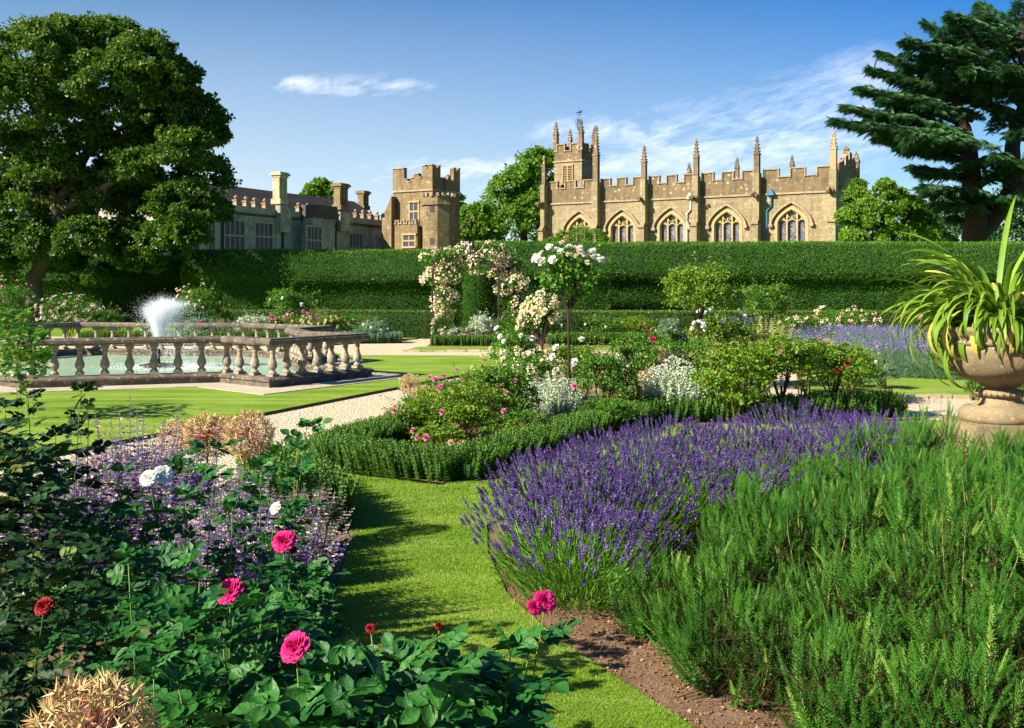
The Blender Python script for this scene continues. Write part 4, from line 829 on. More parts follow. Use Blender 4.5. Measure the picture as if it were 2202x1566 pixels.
# cedar: layered boughs with drooping sprays
def cedar():
    d = 66.0; r = np.random.default_rng(21); x, y_ = (2090 - CX) / F * d, d
    rt = root('cedar_tree', (x, y_, 0), 'great cedar with flat drooping layers of dark blue green branches at the right edge', 'tree')
    tm = MB(); limbs(tm, d, [([(2092, 700), (2095, 480), (2085, 320), (2060, 240), (2030, 160)], (.85), .25), ([(2092, 520), (2170, 420, 1), (2180, 300, 1), (2205, 200, 1), (2190, 110, 1)], .75, .12), ([(2170, 420, 1), (2260, 330, 1)], .6, .3)])
    tips = [(1790, 262, 2080, 330), (1815, 232, 2070, 300), (1845, 192, 2060, 250), (1868, 152, 2055, 210), (1895, 118, 2040, 180), (1950, 88, 2060, 150), (1990, 52, 2080, 120), (2050, 35, 2110, 100), (2110, 12, 2160, 90), (2200, 8, 2200, 90),
            (1850, 270, 2075, 310), (1885, 300, 2080, 330), (1935, 322, 2085, 345), (1900, 215, 2070, 270), (1940, 160, 2060, 230), (1985, 120, 2080, 180), (2030, 200, 2180, 240), (2040, 90, 2170, 160), (2080, 150, 2190, 200), (2000, 260, 2090, 300),
            (2020, 310, 2090, 330), (2140, 60, 2200, 130), (2100, 210, 2190, 260), (2130, 140, 2200, 190), (2260, 60, 2190, 120), (2290, 160, 2190, 220), (2280, 260, 2200, 300), (1965, 362, 2090, 390), (1985, 405, 2095, 420), (2030, 372, 2095, 385),
            (2010, 440, 2095, 450), (2150, 335, 2095, 370), (2190, 360, 2110, 400), (2230, 340, 2120, 390), (2250, 420, 2120, 430), (2180, 430, 2100, 440), (2060, 415, 2095, 430), (2040, 470, 2095, 480), (2220, 230, 2200, 280), (2150, 240, 2190, 290), (2160, 100, 2200, 170), (2120, 40, 2180, 110), (2070, 70, 2150, 150), (2170, 150, 2200, 210), (2060, 130, 2160, 190), (2120, 180, 2195, 230), (2010, 160, 2120, 220), (1960, 200, 2090, 260), (1900, 250, 2085, 300), (1950, 290, 2085, 330)]
    pos = []; dr = []; nn = []; sc = []
    for i, (tx, ty, sx, sy) in enumerate(tips):
        dd = r.uniform(-5.5, 5.5) * (.5 if tx < 1900 else 1); A = P(sx, sy, d); B = P(tx, ty, d + dd); L = np.linalg.norm(B - A); B[2] += .1
        mid = (A + B) / 2 + [0, 0, .05 * L]
        t_ = np.linspace(0, 1, 10)[:, None]; cv_ = (1 - t_) ** 2 * A + 2 * t_ * (1 - t_) * mid + t_ ** 2 * B; tm.tube(cv_, np.linspace(.17, .03, 10), 5)
        n = int(95 * L); t1 = r.uniform(.12, 1.0, n) ** .8; tt = t1[:, None]; c = (1 - tt) ** 2 * A + 2 * tt * (1 - tt) * mid + tt ** 2 * B
        u = nrm((B - A)[None])[0]; sd = nrm(np.cross([u], [[0, 0, 1]]))[0]; wd = (.30 * L * np.sin(np.clip(t1 * 1.15 + .1, 0, 1) * math.pi) ** .7 + .35)
        o1 = r.uniform(-1, 1, n); c = c + sd * (o1 * wd)[:, None] + np.array([0, 0, 1.]) * (-.10 * np.abs(o1) * wd + r.normal(0, .07, n))[:, None]
        pos.append(c); dr.append(nrm(u * .9 + sd * (o1 * .9)[:, None] + r.normal(0, .35, (n, 3)) + np.array([0, 0, -.30]) - np.array([0, 0, .5]) * (np.abs(o1) ** 2)[:, None])); nn.append(np.tile([0, 0, 1.], (n, 1)) + r.normal(0, .22, (n, 3))); sc.append(r.uniform(.25, .6, n))
    v = []; f = []; k = 0
    for i in range(9):   # a spray of needle shoots
        a = (i - 4) * .30; y0 = .12 * abs(i - 4) * 0; c_, s_ = math.sin(a), math.cos(a); L = 1 - .10 * abs(i - 4); w = .045
        b0 = np.array([0, .25 * (1 - abs(i - 4) / 4) , 0]); d0 = np.array([c_, s_, 0]); sd_ = np.array([s_, -c_, 0])
        q_ = [b0 - sd_ * w * .6, b0 + sd_ * w * .6, b0 + d0 * L * .55 + sd_ * w + [0, 0, -.04], b0 + d0 * L + [0, 0, -.22], b0 + d0 * L * .55 - sd_ * w + [0, 0, -.04]]
        v += q_; f.append([k, k + 1, k + 2, k + 3, k + 4]); k += 5
    mb = MB().bake((np.array(v), [np.array(f)]), np.concatenate(pos), rframe(np.concatenate(dr), np.concatenate(nn), np.concatenate(sc)))
    mb.build('crown', M['cedar'], rt); tm.build('trunk', M['bark_dark'], rt, True)
cedar()

# ---------------------------------------------------------------- hedges
def hedge(name, label, path, prof, mat, dens, tuft, seed, core='yew_core', cat='hedge', rough=.05, tpl=T_leaf):
    """path: list of ground points; prof: (offset towards the viewer side, z) open profile from front foot over the top to the back foot"""
    r = np.random.default_rng(seed); path = np.array(path, float); seg = np.linalg.norm(np.diff(path, axis=0), axis=1); s_ = np.concatenate([[0], np.cumsum(seg)])
    n = max(4, int(s_[-1] / .35)); s = np.linspace(0, s_[-1], n); pt = np.stack([np.interp(s, s_, path[:, i]) for i in range(2)], 1)
    tg = nrm(np.gradient(pt, axis=0)); nr = np.stack([tg[:, 1], -tg[:, 0]], 1)
    prof = np.array(prof, float); pl = np.concatenate([[0], np.cumsum(np.linalg.norm(np.diff(prof, axis=0), axis=1))]); m_ = max(6, int(pl[-1] / .3)); ps = np.linspace(0, pl[-1], m_)
    pr_ = np.stack([np.interp(ps, pl, prof[:, i]) for i in range(2)], 1)
    V = np.zeros((n, m_, 3)); V[..., :2] = pt[:, None] + nr[:, None] * pr_[None, :, :1]; V[..., 2] = pr_[None, :, 1]
    lo_ = r.normal(0, 1, (n + 8, m_)); ker = np.ones(5) / 5; wob = np.apply_along_axis(lambda a: np.convolve(a, np.ones(9) / 9, 'valid'), 0, lo_)[:n]; wob = np.apply_along_axis(lambda a: np.convolve(a, ker, 'same'), 1, wob)
    V[..., :2] += nr[:, None] * (wob * rough * 3)[..., None] * np.sign(pr_[None, :, :1] + .001); V[..., 2] += wob * rough * 1.2 * (pr_[:, 1] > .1)
    mb = MB(); i = np.arange(n - 1)[:, None] * m_; j = np.arange(m_ - 1)[None]
    core_f = np.stack([i + j, i + m_ + j, i + m_ + j + 1, i + j + 1], -1).reshape(-1, 4)
    Vc = V.copy(); cmid = np.array([*[0, 0]]); Vc[..., :2] = pt[:, None] + (V[..., :2] - pt[:, None]) * .9; Vc[..., 2] *= .97
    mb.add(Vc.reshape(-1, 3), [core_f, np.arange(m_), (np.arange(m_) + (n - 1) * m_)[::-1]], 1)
    A_, B_, C_, D_ = V[:-1, :-1], V[1:, :-1], V[1:, 1:], V[:-1, 1:]
    area = np.linalg.norm(np.cross(B_ - A_, D_ - A_), axis=-1).ravel(); nn_ = nrm(np.cross(B_ - A_, D_ - A_).reshape(-1, 3)); T = int(area.sum() * dens)
    k = r.choice(len(area), T, p=area / area.sum()); u, v = r.random((2, T, 1)); A2, B2, C2, D2 = [a.reshape(-1, 3)[k] for a in (A_, B_, C_, D_)]
    pos = (A2 * (1 - u) + B2 * u) * (1 - v) + (D2 * (1 - u) + C2 * u) * v; no = nn_[k]
    ends = []
    for e, sg in ((0, -1), (n - 1, 1)):   # end caps
        ring = V[e]; c0 = ring.mean(0); kk = int(dens * pl[-1] * .5 * np.abs(prof[:, 0]).max() * 1.2); a = r.integers(0, m_ - 1, kk); w = r.random((kk, 2)) ; q_ = ring[a] * (1 - w[:, :1]) + ring[a + 1] * w[:, :1]; q_ = c0 + (q_ - c0) * np.sqrt(w[:, 1:]); ends.append((q_, np.tile([*(tg[e] * sg), 0], (kk, 1))))
    pos = np.concatenate([pos] + [e[0] for e in ends]); no = np.concatenate([no] + [e[1] for e in ends]); T = len(pos)
    sgn = np.where((no * (pos - np.array([0, 0, 1]) - np.concatenate([np.repeat(pt.mean(0)[None], T, 0), np.zeros((T, 1))], 1))).sum(1) < -1e9, -1, 1)[:, None]
    pos = pos - no * sgn * r.uniform(-.04, .10, (T, 1)) * tuft / .1
    dr_ = nrm(no * 1.0 + rdir(r, T) * .8 + np.array([0, 0, .55])); mb.bake(tpl, pos, rframe(dr_, rdir(r, T) + no * .4, tuft * r.uniform(.6, 1.3, T)))
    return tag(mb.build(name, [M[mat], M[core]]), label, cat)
def bigprof(h, t=1.6, lip=.42, zl=2.35): return [(t - .05, 0), (t - .02, zl - .35), (t + lip * .6, zl - .12), (t + lip, zl + .08), (t + lip * .6, zl + .5), (t - .15, h - .3), (t - .4, h - .06), (t - .7, h), (-t, h), (-t, 0)]  # lip added to the profile so it throws shade on the lower face
def gx(px, d): return ((px - CX) / F * d, d)
hz_ = lambda y_, d: H - (y_ - HY) / F * d
T_tuft = (np.array([[-.10, 0, 0], [.10, 0, 0], [.16, .6, .05], [0, 1, 0], [-.16, .6, .05]]), [np.array([[0, 1, 2, 3, 4]])])
DH = 50
hedge('yew_hedge', 'long clipped dark green yew hedge with added shading lip behind the pool and rose arch', [(gx(425, 52.5)[0], 52.5), (gx(600, 52)[0], 52), (gx(1010, 52)[0], 52)], bigprof(hz_(538, 50.5)), 'yew', 520, .085, 31, rough=.10, tpl=T_tuft)
hedge('yew_hedge', 'yew hedge in deep tree shade at the far left behind the pool', [(gx(-300, 58)[0], 58), (gx(445, 57)[0], 57)], bigprof(hz_(552, 56)), 'yew', 330, .1, 32, tpl=T_tuft)
hedge('yew_hedge', 'tall clipped yew hedge block standing forward between the rose arch and the white standard rose', [(gx(1020, 48.5)[0], 48.5), (gx(1302, 48.5)[0], 48.5)], bigprof(hz_(521, 47), zl=2.5), 'yew', 520, .085, 33, rough=.10, tpl=T_tuft)
hedge('yew_hedge', 'long clipped yew hedge below the church running off to the urn at the right', [(gx(1290, 53.5)[0], 53.5), (gx(2330, 53.5)[0], 53.5)], bigprof(hz_(521, 52), zl=2.5), 'yew', 480, .085, 34, rough=.10, tpl=T_tuft)
lp = lambda h, t: [(t, 0), (t + .02, h - .07), (t - .06, h), (-t + .06, h), (-t, h - .07), (-t, 0)]
hedge('low_hedge', 'low square clipped hedge behind the pool flowers, ending beside the rose arch', [gx(440, 40.6), gx(978, 39.6)], lp(1.0, .42), 'lowhedge', 1100, .055, 35, tpl=T_tuft)
hedge('low_hedge', 'low clipped hedge with bright flat top behind the right hand flower beds', [gx(1085, 40), gx(1560, 40.5), gx(2050, 41)], lp(.98, .42), 'lowhedge', 900, .055, 36, tpl=T_tuft)
# topiary column seen through the arch
r = np.random.default_rng(37); tx, ty = gx(1032, 42); tm = MB(); hh = hz_(588, 42); n = 9000; a = r.random(n) * 6.283; z = r.random(n) * hh; k = r.random(n) < .15
rr = .60 + .03 * np.sin(z * 9 + a * 3); top = r.random(n) < .1; z = np.where(top, hh, z); rr = np.where(top, rr * np.sqrt(r.random(n)), rr)
pos = np.stack([tx + rr * np.cos(a), ty + rr * np.sin(a), z], 1); no = np.stack([np.cos(a), np.sin(a), np.where(top, 3, .15)], 1)
tr_ = root('topiary_column', (tx, ty, 0), 'dark green clipped yew column seen through the rose arch', 'topiary')
MB().lathe([(.54, 0), (.56, hh - .05), (.5, hh - .02), (0, hh - .02)], (tx, ty, 0), 16).build('core', M['yew_core'], tr_)
MB().bake(T_tuft, pos, rframe(nrm(no) + rdir(r, n) * .7 + [0, 0, .4], rdir(r, n), .085 * r.uniform(.6, 1.3, n))).build('foliage', M['yew'], tr_)

# leafy sprig border hedges (hyssop like)
def sprig_tpl(nl, w, h, seed, up=1.0, pair=2.4):
    r = np.random.default_rng(seed); mb = MB(); z = np.linspace(.05, 1, nl); a = np.arange(nl) * pair; ln = h * (1.15 - .65 * z)
    d = np.stack([np.cos(a), np.sin(a), np.full(nl, up) * (.6 + z)], 1); pos = np.stack([0 * z, 0 * z, z], 1)
    tv, tf = T_leaf; v = np.einsum('mij,kj->mki', rframe(d, np.tile([0, 0, 1.], (nl, 1)) + .01 * a[:, None], ln) * np.array([w, 1, 1]), tv) + pos[:, None]
    f = (tf[0][None] + (np.arange(nl) * 4)[:, None, None]).reshape(-1, 4)
    v = np.concatenate([v.reshape(-1, 3), [[-.008, 0, 0], [.008, 0, 0], [0, .004, 1]]]); return v, [f, np.array([[nl * 4, nl * 4 + 1, nl * 4 + 2]])]
T_sprig = sprig_tpl(26, 1.1, .17, 1)
def sprig_area(mb, r, x, y_, hgt, lean=.15, sc=.3, tpl=T_sprig, away=None):
    n = len(x); d = np.stack([r.normal(0, lean, n), r.normal(0, lean, n), np.ones(n)], 1)
    if away is not None: d[:, :2] += away
    m_ = rframe(d, rdir(r, n), sc * r.uniform(.75, 1.2, n)); m2 = np.stack([m_[..., 0], m_[..., 2], m_[..., 1]], -1); return mb.bake(tpl, np.stack([x, y_, hgt], 1), m2)
def border(name, label, path, w, h, dens, seed, mat='border', sc=None):
    r = np.random.default_rng(seed); path = np.array(path, float); seg = np.diff(path, axis=0); L = np.linalg.norm(seg, axis=1); n = int(L.sum() * w * dens); k = r.choice(len(L), n, p=L / L.sum()); u = r.random(n); o_ = r.uniform(-.5, .5, n) * w
    dirs = nrm(seg)[k]; nor = np.stack([dirs[:, 1], -dirs[:, 0]], 1); base = path[k] + seg[k] * u[:, None] + nor * o_[:, None]; sc = sc or h * .85
    edge_ = np.clip((np.abs(o_) / (w / 2) - .55) / .45, 0, 1); z0 = np.maximum(.02, (h - sc) * (1 - edge_ * r.random(n))) * r.uniform(.75, 1.1, n)
    aw = nor * (np.sign(o_) * edge_ * .35)[:, None]; mb = MB(); sprig_area(mb, r, base[:, 0], base[:, 1], z0, .12, sc, away=aw)
    f_ = MB()
    for a, b_, l in zip(path[:-1], path[1:], L):
        fr = frame((a[0], a[1], 0), math.atan2(*(b_ - a)[::-1])); mb.box(-.0, l, -w * .36, w * .36, .0, h * .62, fr, 1)
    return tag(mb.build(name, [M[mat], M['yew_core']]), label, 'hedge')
border('border_hedge', 'bushy dark green herb hedge edging the corner of the central rose bed', [(2.2, 15.2), (1.1, 13.7), (-.52, 10.32), (-2.05, 11.25), (-1.6, 12.6), (.3, 17.2)], .36, .31, 1900, 41)
border('border_hedge', 'short leafy herb hedge beside the pale pink flowers at the left of the lawn', [(-2.25, 10.0), (-1.75, 8.9), (-1.5, 8.1)], .42, .40, 1600, 42)
border('border_hedge', 'dark green low border edging below the rose arch', [gx(928, 34.2), gx(1120, 34.0)], .45, .34, 900, 43)
border('border_hedge', 'grey green low border at the right end of the flowers behind the pool', [gx(720, 36), gx(862, 36.5)], .7, .36, 700, 44, 'grey')
border('border_hedge', 'low green border under the far right beds beyond the standard rose', [gx(1180, 34.4), gx(1480, 34.6)], .5, .4, 700, 45)
border('border_hedge', 'low border of green herbs inside the balustrade lawn at the back of the pool', [gx(180, 35.6), gx(700, 35.4)], .55, .4, 700, 46)
border('border_hedge', 'thin low herb hedge between the lavender and the bushes of the central bed', [(1.6, 14.9), (3.6, 14.95), (5.6, 15.6)], .5, .34, 1200, 47)

# ---------------------------------------------------------------- rose arch
AD = 34.5; ar = root('rose_arch', (*gx(1018, AD + 1.2), 0), 'iron garden arch smothered in cream and blush climbing roses', 'arch')
am = MB(); ax0, ax1 = gx(930, AD)[0], gx(1072, AD)[0]; xc = (ax0 + ax1) / 2; aw = (ax1 - ax0) / 2; zt_ = hz_(552, AD) ; zsq = hz_(585, AD)
def hoop(y_, dx): return [(ax0 + dx, y_, 0), (ax0 + dx, y_, zsq)] + [(xc + dx - aw * math.cos(a), y_, zsq + (zt_ - zsq) * math.sin(a)) for a in np.linspace(.3, math.pi - .3, 7)] + [(ax1 + dx, y_, zsq), (ax1 + dx, y_, 0)]
for y_, dx in ((AD, 0), (AD + 1.2, .35), (AD + 2.4, .7)): am.tube(hoop(y_, dx), .02, 5)
for i, p_ in enumerate(hoop(AD, 0)):
    if 0 < i < 10: am.tube([p_, (p_[0] + .7, p_[1] + 2.4, p_[2])], .012, 4)
am.tube([(xc + .2, AD + 1, zt_), (xc + .2, AD + 1, zt_ + .55)], .03, 5)
for a in range(4): am.tube([(xc + .2 + .2 * math.cos(a * 1.57), AD + 1 + .2 * math.sin(a * 1.57), zt_), (xc + .2 + .16 * math.cos(a * 1.57), AD + 1 + .16 * math.sin(a * 1.57), zt_ + .25), (xc + .2, AD + 1, zt_ + .4)], .015, 4)
am.build('frame', M['iron'], ar)
rs = np.random.default_rng(51)
ab = [(940, 600, 30), (935, 560, 24), (960, 560, 28), (955, 640, 22), (985, 560, 24), (965, 590, 26), (1000, 548, 24), (1030, 545, 24), (1060, 548, 28), (1085, 560, 28), (1100, 580, 26), (1075, 590, 20), (1110, 610, 20), (1095, 640, 22), (1112, 655, 16), (950, 665, 14), (1025, 570, 20), (1085, 620, 16)]
bl = px_blobs(ab, AD + 1, rs, .9, 1.0); clumps(rs, bl, 20, 40, .08, .45).build('foliage', M['rose'], ar)
pts_ = []
while len(pts_) < 330:
    b_ = bl[rs.integers(len(bl))]; dd = rdir(rs, 1)[0]; dd[1] = -abs(dd[1]) * .9; pts_.append((np.array(b_[:3]) + dd * np.array(b_[3:6]) * rs.uniform(.95, 1.15), dd))
for i, (p_, dd) in enumerate(pts_[:98]):
    pp_ = TR['blush' if (p_[2] > zsq + .15 and i % 3) or i % 5 == 0 else 'cream']; link('flower_cluster', pp_[i % 3], ar, p_, Vector(dd + [0, -.2, .2]).to_track_quat('Z', 'Y').to_euler(), rs.uniform(.12, .19))
mbx = MB(); tvs = []
for p_, dd in pts_[98:]:
    o1 = nrm(dd[None])[0]; a = nrm(np.cross([o1], [[.3, .5, .8]]))[0]; b2 = np.cross(o1, a); az = np.arange(5) * 1.2566
    for q_ in range(3):
        of = rs.normal(0, .05, 3); d5 = np.cos(az)[:, None] * a + np.sin(az)[:, None] * b2 + o1 * .5
        mbx.bake((np.array([[0, 0, 0], [.5, .3, .15], [.35, .9, .2], [-.35, .9, .2], [-.5, .3, .15]]), [np.array([[0, 1, 2, 3, 4]])]), np.tile(p_ + of, (5, 1)), rframe(d5, np.tile(o1, (5, 1)), np.full(5, rs.uniform(.035, .055))), np.full(5, rs.random()))
tag(mbx.build('blossom', M['blush'], ar), kind='stuff')
# trailing shoot down the left post
sm = MB(); sm.tube([(ax0, AD - .05, 0), (ax0 + .04, AD - .1, .8), (ax0 - .02, AD - .08, 1.6), (ax0 + .1, AD, zt_)], .02, 5); sm.tube([(ax1 + .05, AD - .05, 0), (ax1, AD - .1, 1.2), (ax1 + .05, AD - .08, 2.2)], .02, 5); sm.build('stem', M['bark_dark'], ar)
for i in range(14): link('flower_cluster', TR['cream'][i % 3], ar, (ax0 + rs.normal(.08, .1), AD - .15, rs.uniform(.25, 1.3)), (1.2, 0, rs.random()), .07)

# ---------------------------------------------------------------- standard roses and shrubs of the beds
RB = 'rose bushes of the flower beds'
shrub('standard_rose', 'tall standard rose with bare dark stem and white blooms near the garden centre', 'rose', 1222, 905, 150, 360, 'rose', [('white', 30, .068, 'top'), ('blush', 10, .045, 'top')], .055, 1, stem=225)
shrub('standard_rose', 'leafy standard rose without open flowers on a bare stem, right of the white one', 'rose', 1502, 845, 165, 285, 'rose_y', [], .05, 2, stem=135)
shrub('standard_rose', 'rounded leafy rose tree in front of the yew hedge, right of the labelled standard', 'rose', 1648, 775, 125, 170, 'rose', [], .06, 3, stem=60)
shrub('standard_rose', 'small bright green rose tree with open branching head behind the pool', 'rose', 622, 722, 110, 118, 'rose', [('white', 4, .07, '')], .07, 4, stem=20, d=38)
shrub('standard_rose', 'rose bush with cream flowers standing right of the fountain plume', 'rose', 424, 735, 96, 125, 'rose', [('cream', 30, .06, '')], .06, 5, stem=25, d=37.5)
shrub('grey_shrub', 'dusky grey blue shrub below the cream rose beside the fountain', 'shrub', 428, 725, 90, 60, 'grey', [], .05, 6, d=37)
shrub('rose_bush', 'rose bush crowded with tiny pale pink flowers left of the fountain', 'rose', 165, 735, 120, 95, 'rose_shade', [('blush', 55, .055, 'truss'), ('white', 25, .05, 'truss')], .06, 7, RB, d=37) if False else None
shrub('rose_bush', 'rose bush crowded with tiny pale pink flowers left of the fountain', 'rose', 150, 735, 130, 100, 'rose', [('blush', 50, .07, 'truss'), ('white', 25, .07, 'truss')], .06, 7, group=RB, d=37)
shrub('rose_bush', 'shaded pink rose bush at the far left behind the balustrade', 'rose', 22, 735, 120, 135, 'rose', [('pink', 8, .06, ''), ('blush', 30, .055, 'truss')], .06, 8, group=RB, d=37)
shrub('rose_bush', 'green rose bush with one pink bloom between the pale pink bush and the fountain', 'rose', 225, 735, 90, 75, 'rose', [('pink', 2, .08, '')], .06, 9, group=RB, d=36.8)
shrub('rose_bush', 'small yellow green bush right of the cream flowered rose behind the pool', 'rose', 480, 735, 45, 80, 'rose_y', [], .06, 10, group=RB, d=37.5)
shrub('rose_bush', 'low bush of creamy white and deep pink roses behind the balustrade right end', 'rose', 640, 728, 110, 62, 'rose_y', [('cream', 32, .06, ''), ('pink', 9, .08, 'top')], .06, 11, group=RB, d=37)
shrub('rose_bush', 'cream flowered rose bush below the dusky pink flower spires', 'rose', 700, 728, 90, 62, 'rose_y', [('cream', 34, .055, '')], .06, 12, group=RB, d=37)
shrub('rose_bush', 'dark green bush dotted with small red roses in front of the low hedge', 'rose', 770, 728, 110, 62, 'rose', [('crimson', 9, .06, '')], .06, 13, group=RB, d=37.5)
shrub('rose_bush', 'grey green bush with sparse white flowers left of the low hedge end', 'rose', 800, 728, 80, 52, 'grey', [('white', 8, .05, '')], .05, 14, group=RB, d=36.5)
shrub('silver_shrub', 'pale silvery bush with tiny white flowers behind the middle of the balustrade', 'shrub', 545, 728, 85, 62, 'silver', [('white', 16, .05, 'truss')], .05, 15, d=37)
shrub('rose_bush', 'bush with bright pink roses between the silvery bush and the cream roses', 'rose', 590, 728, 50, 55, 'rose', [('pink', 8, .08, 'top')], .06, 16, group=RB, d=36.6)
shrub('rose_bush', 'little bush with crimson blooms right of the fountain plume', 'rose', 440, 728, 46, 46, 'rose', [('magenta', 3, .1, 'top')], .06, 17, group=RB, d=36.2)
shrub('rose_bush', 'sprawling bush with pale blush blooms at the foot of the arch', 'rose', 985, 740, 75, 42, 'grey', [('blush', 36, .055, 'truss')], .05, 18, group=RB, d=34.9)
shrub('silver_shrub', 'silver leaved bush right of the blush roses below the arch', 'shrub', 1040, 742, 70, 70, 'silver', [('white', 14, .04, 'truss')], .05, 19, d=34.9)
for i, (px_, w, h, mt_, lb) in enumerate([(1090, 110, 66, 'rose', 'dense bright green rose bush right behind the silver bush under the arch'), (1170, 100, 66, 'rose_y', 'bright green rose bush behind the cream climbing blooms'),
                                      (1290, 110, 66, 'rose', 'rounded mid green bush right of the white standard rose stem, beyond the path'), (1370, 110, 64, 'rose_y', 'rounded light green bush between the two standard roses, beyond the path')]):
    shrub('rose_bush', lb, 'rose', px_, 745, w, h, mt_, [('white', 4, .05, ''), ('pink', 1, .06, '')], .06, 20 + i, group=RB, d=35.5 + .2 * i)
shrub('grey_shrub', 'silver grey spiky bush left of the dark blue spires in the far bed', 'shrub', 1440, 742, 60, 66, 'grey', [('white', 6, .04, 'truss')], .05, 25, d=34)
# central bed
C = 'bushes of the central rose bed'
shrub('rose_bush', 'tall bush heaped with big cream blooms left of the white standard rose', 'rose', 1165, 880, 76, 222, 'rose', [('cream', 34, .085, 'truss'), ('cream', 14, .075, '')], .05, 30, group=C, stem=125)
shrub('rose_bush', 'loose bush with scattered white roses and one magenta bloom beside the gravel path', 'rose', 1115, 872, 130, 165, 'rose', [('white', 14, .055, ''), ('magenta', 1, .06, ''), ('blush', 3, .045, '')], .05, 31, group=C)
shrub('rose_bush', 'low bush topped with a band of creamy white rose clusters', 'rose', 1130, 885, 150, 125, 'rose', [('cream', 28, .075, 'truss')], .05, 32, group=C, d=16.3)
shrub('rose_bush', 'yellow green bush with white flowers at the foot of the white standard rose', 'rose', 1240, 890, 150, 140, 'rose_y', [('white', 10, .06, '')], .05, 33, group=C, d=16.5)
shrub('rose_bush', 'low yellow green bush with pink blooms at the left corner of the central bed', 'rose', 905, 950, 150, 110, 'rose_y', [('pink', 5, .045, '')], .04, 34, group=C)
shrub('rose_bush', 'low pale bush with mauve blooms just inside the corner of the herb hedge', 'rose', 945, 985, 120, 75, 'rose_y', [('pink', 5, .04, ''), ('blush', 2, .04, '')], .035, 56, group=C)
shrub('rose_bush', 'low green bush between the herb hedge and the first silver plant', 'rose', 1105, 965, 150, 85, 'rose', [('pink', 3, .04, '')], .035, 57, group=C)
shrub('rose_bush', 'low dark bush right behind the herb hedge below the dark gap', 'rose', 1310, 935, 150, 80, 'rose', [], .035, 58, group=C)
shrub('rose_bush', 'broad leafy bush behind the herb hedge of the central bed, left of the silver plant', 'rose', 1000, 958, 175, 140, 'rose_y', [('pink', 3, .045, '')], .04, 35, group=C)
shrub('rose_bush', 'leafy bush with pink roses at its right edge touching the silver plant', 'rose', 1075, 935, 170, 145, 'rose', [('pink', 6, .045, '')], .04, 36, group=C)
shrub('rose_bush', 'bush with mauve pink clusters on top near the bend of the gravel path', 'rose', 960, 912, 140, 95, 'rose', [('pink', 9, .05, 'top')], .04, 37, group=C)
shrub('rose_bush', 'pale yellow green bush beside the gravel path below the white roses', 'rose', 1050, 900, 140, 110, 'rose_y', [('cream', 6, .05, '')], .04, 38, group=C)
shrub('rose_bush', 'dark green bush between the two silver plants', 'rose', 1300, 912, 150, 150, 'rose', [('pink', 1, .05, '')], .05, 39, group=C)
shrub('rose_bush', 'rounded green bush above and behind the dark bush in the middle of the central bed', 'rose', 1370, 868, 130, 145, 'rose', [('magenta', 2, .06, 'top')], .05, 40, group=C)
shrub('rose_bush', 'wide yellow green bush right of the second silver plant', 'rose', 1580, 915, 190, 180, 'rose_y', [('crimson', 2, .035, '')], .05, 41, group=C)
shrub('rose_bush', 'big yellow green bush on thin stems in the right half of the central bed', 'rose', 1680, 908, 180, 180, 'rose_y', [('pink', 3, .04, '')], .05, 42, group=C, stem=35)
shrub('rose_bush', 'large spreading bush at the right end of the central bed with reddish shoots', 'rose', 1790, 902, 190, 165, 'rose_y', [('crimson', 4, .045, ''), ('white', 1, .04, '')], .05, 43, group=C, stem=28)
shrub('rose_bush', 'bushy crown leaning towards the far lavender at the right edge of the central bed', 'rose', 1820, 870, 140, 130, 'rose', [('crimson', 4, .05, '')], .05, 44, group=C)
shrub('rose_bush', 'green bush around the foot of the labelled standard rose', 'rose', 1470, 850, 140, 120, 'rose', [('white', 2, .04, '')], .05, 45, group=C)
shrub('rose_bush', 'bush bearing a row of large white roses above the blue green poppies', 'rose', 1555, 832, 150, 150, 'rose_y', [('white', 16, .07, 'top')], .05, 46, group=C)
shrub('rose_bush', 'bush of reddish brown shoots in front of the poppy seed heads', 'rose', 1530, 880, 120, 115, 'rose_y', [('crimson', 3, .04, '')], .05, 47, group=C)
shrub('rose_bush', 'green bush between the poppies and the pale yellow spires', 'rose', 1640, 862, 140, 115, 'rose', [], .05, 48, group=C)
shrub('rose_bush', 'upright bright green bush in front of the dry seed head near the far lavender', 'rose', 1730, 850, 110, 110, 'rose_y', [], .05, 49, group=C)
shrub('rose_bush', 'pale pink roses massed in front of the yew hedge at the right', 'rose', 1810, 760, 150, 90, 'rose', [('blush', 44, .085, 'truss')], .06, 50, d=33)
shrub('rose_bush', 'small dark bush with a few pale pink roses left of the massed pink ones', 'rose', 1715, 760, 110, 75, 'rose', [('blush', 16, .075, 'truss')], .06, 51, d=33.5)
shrub('herb_clump', 'rounded grey green herb clump on the right hand lawn edge', 'shrub', 1895, 842, 95, 66, 'grey', [], .03, 52)
shrub('herb_clump', 'low grey green clump below the bushes left of the right hand lawn', 'shrub', 1845, 838, 80, 50, 'grey', [], .03, 53)
shrub('box_ball', 'small bright green leafy clump just left of the urn foot', 'shrub', 2095, 862, 45, 50, 'border', [], .03, 54)
shrub('box_ball', 'small leafy clump at the right frame edge beside the urn neck', 'shrub', 2196, 870, 60, 95, 'border', [], .03, 55, d=17)

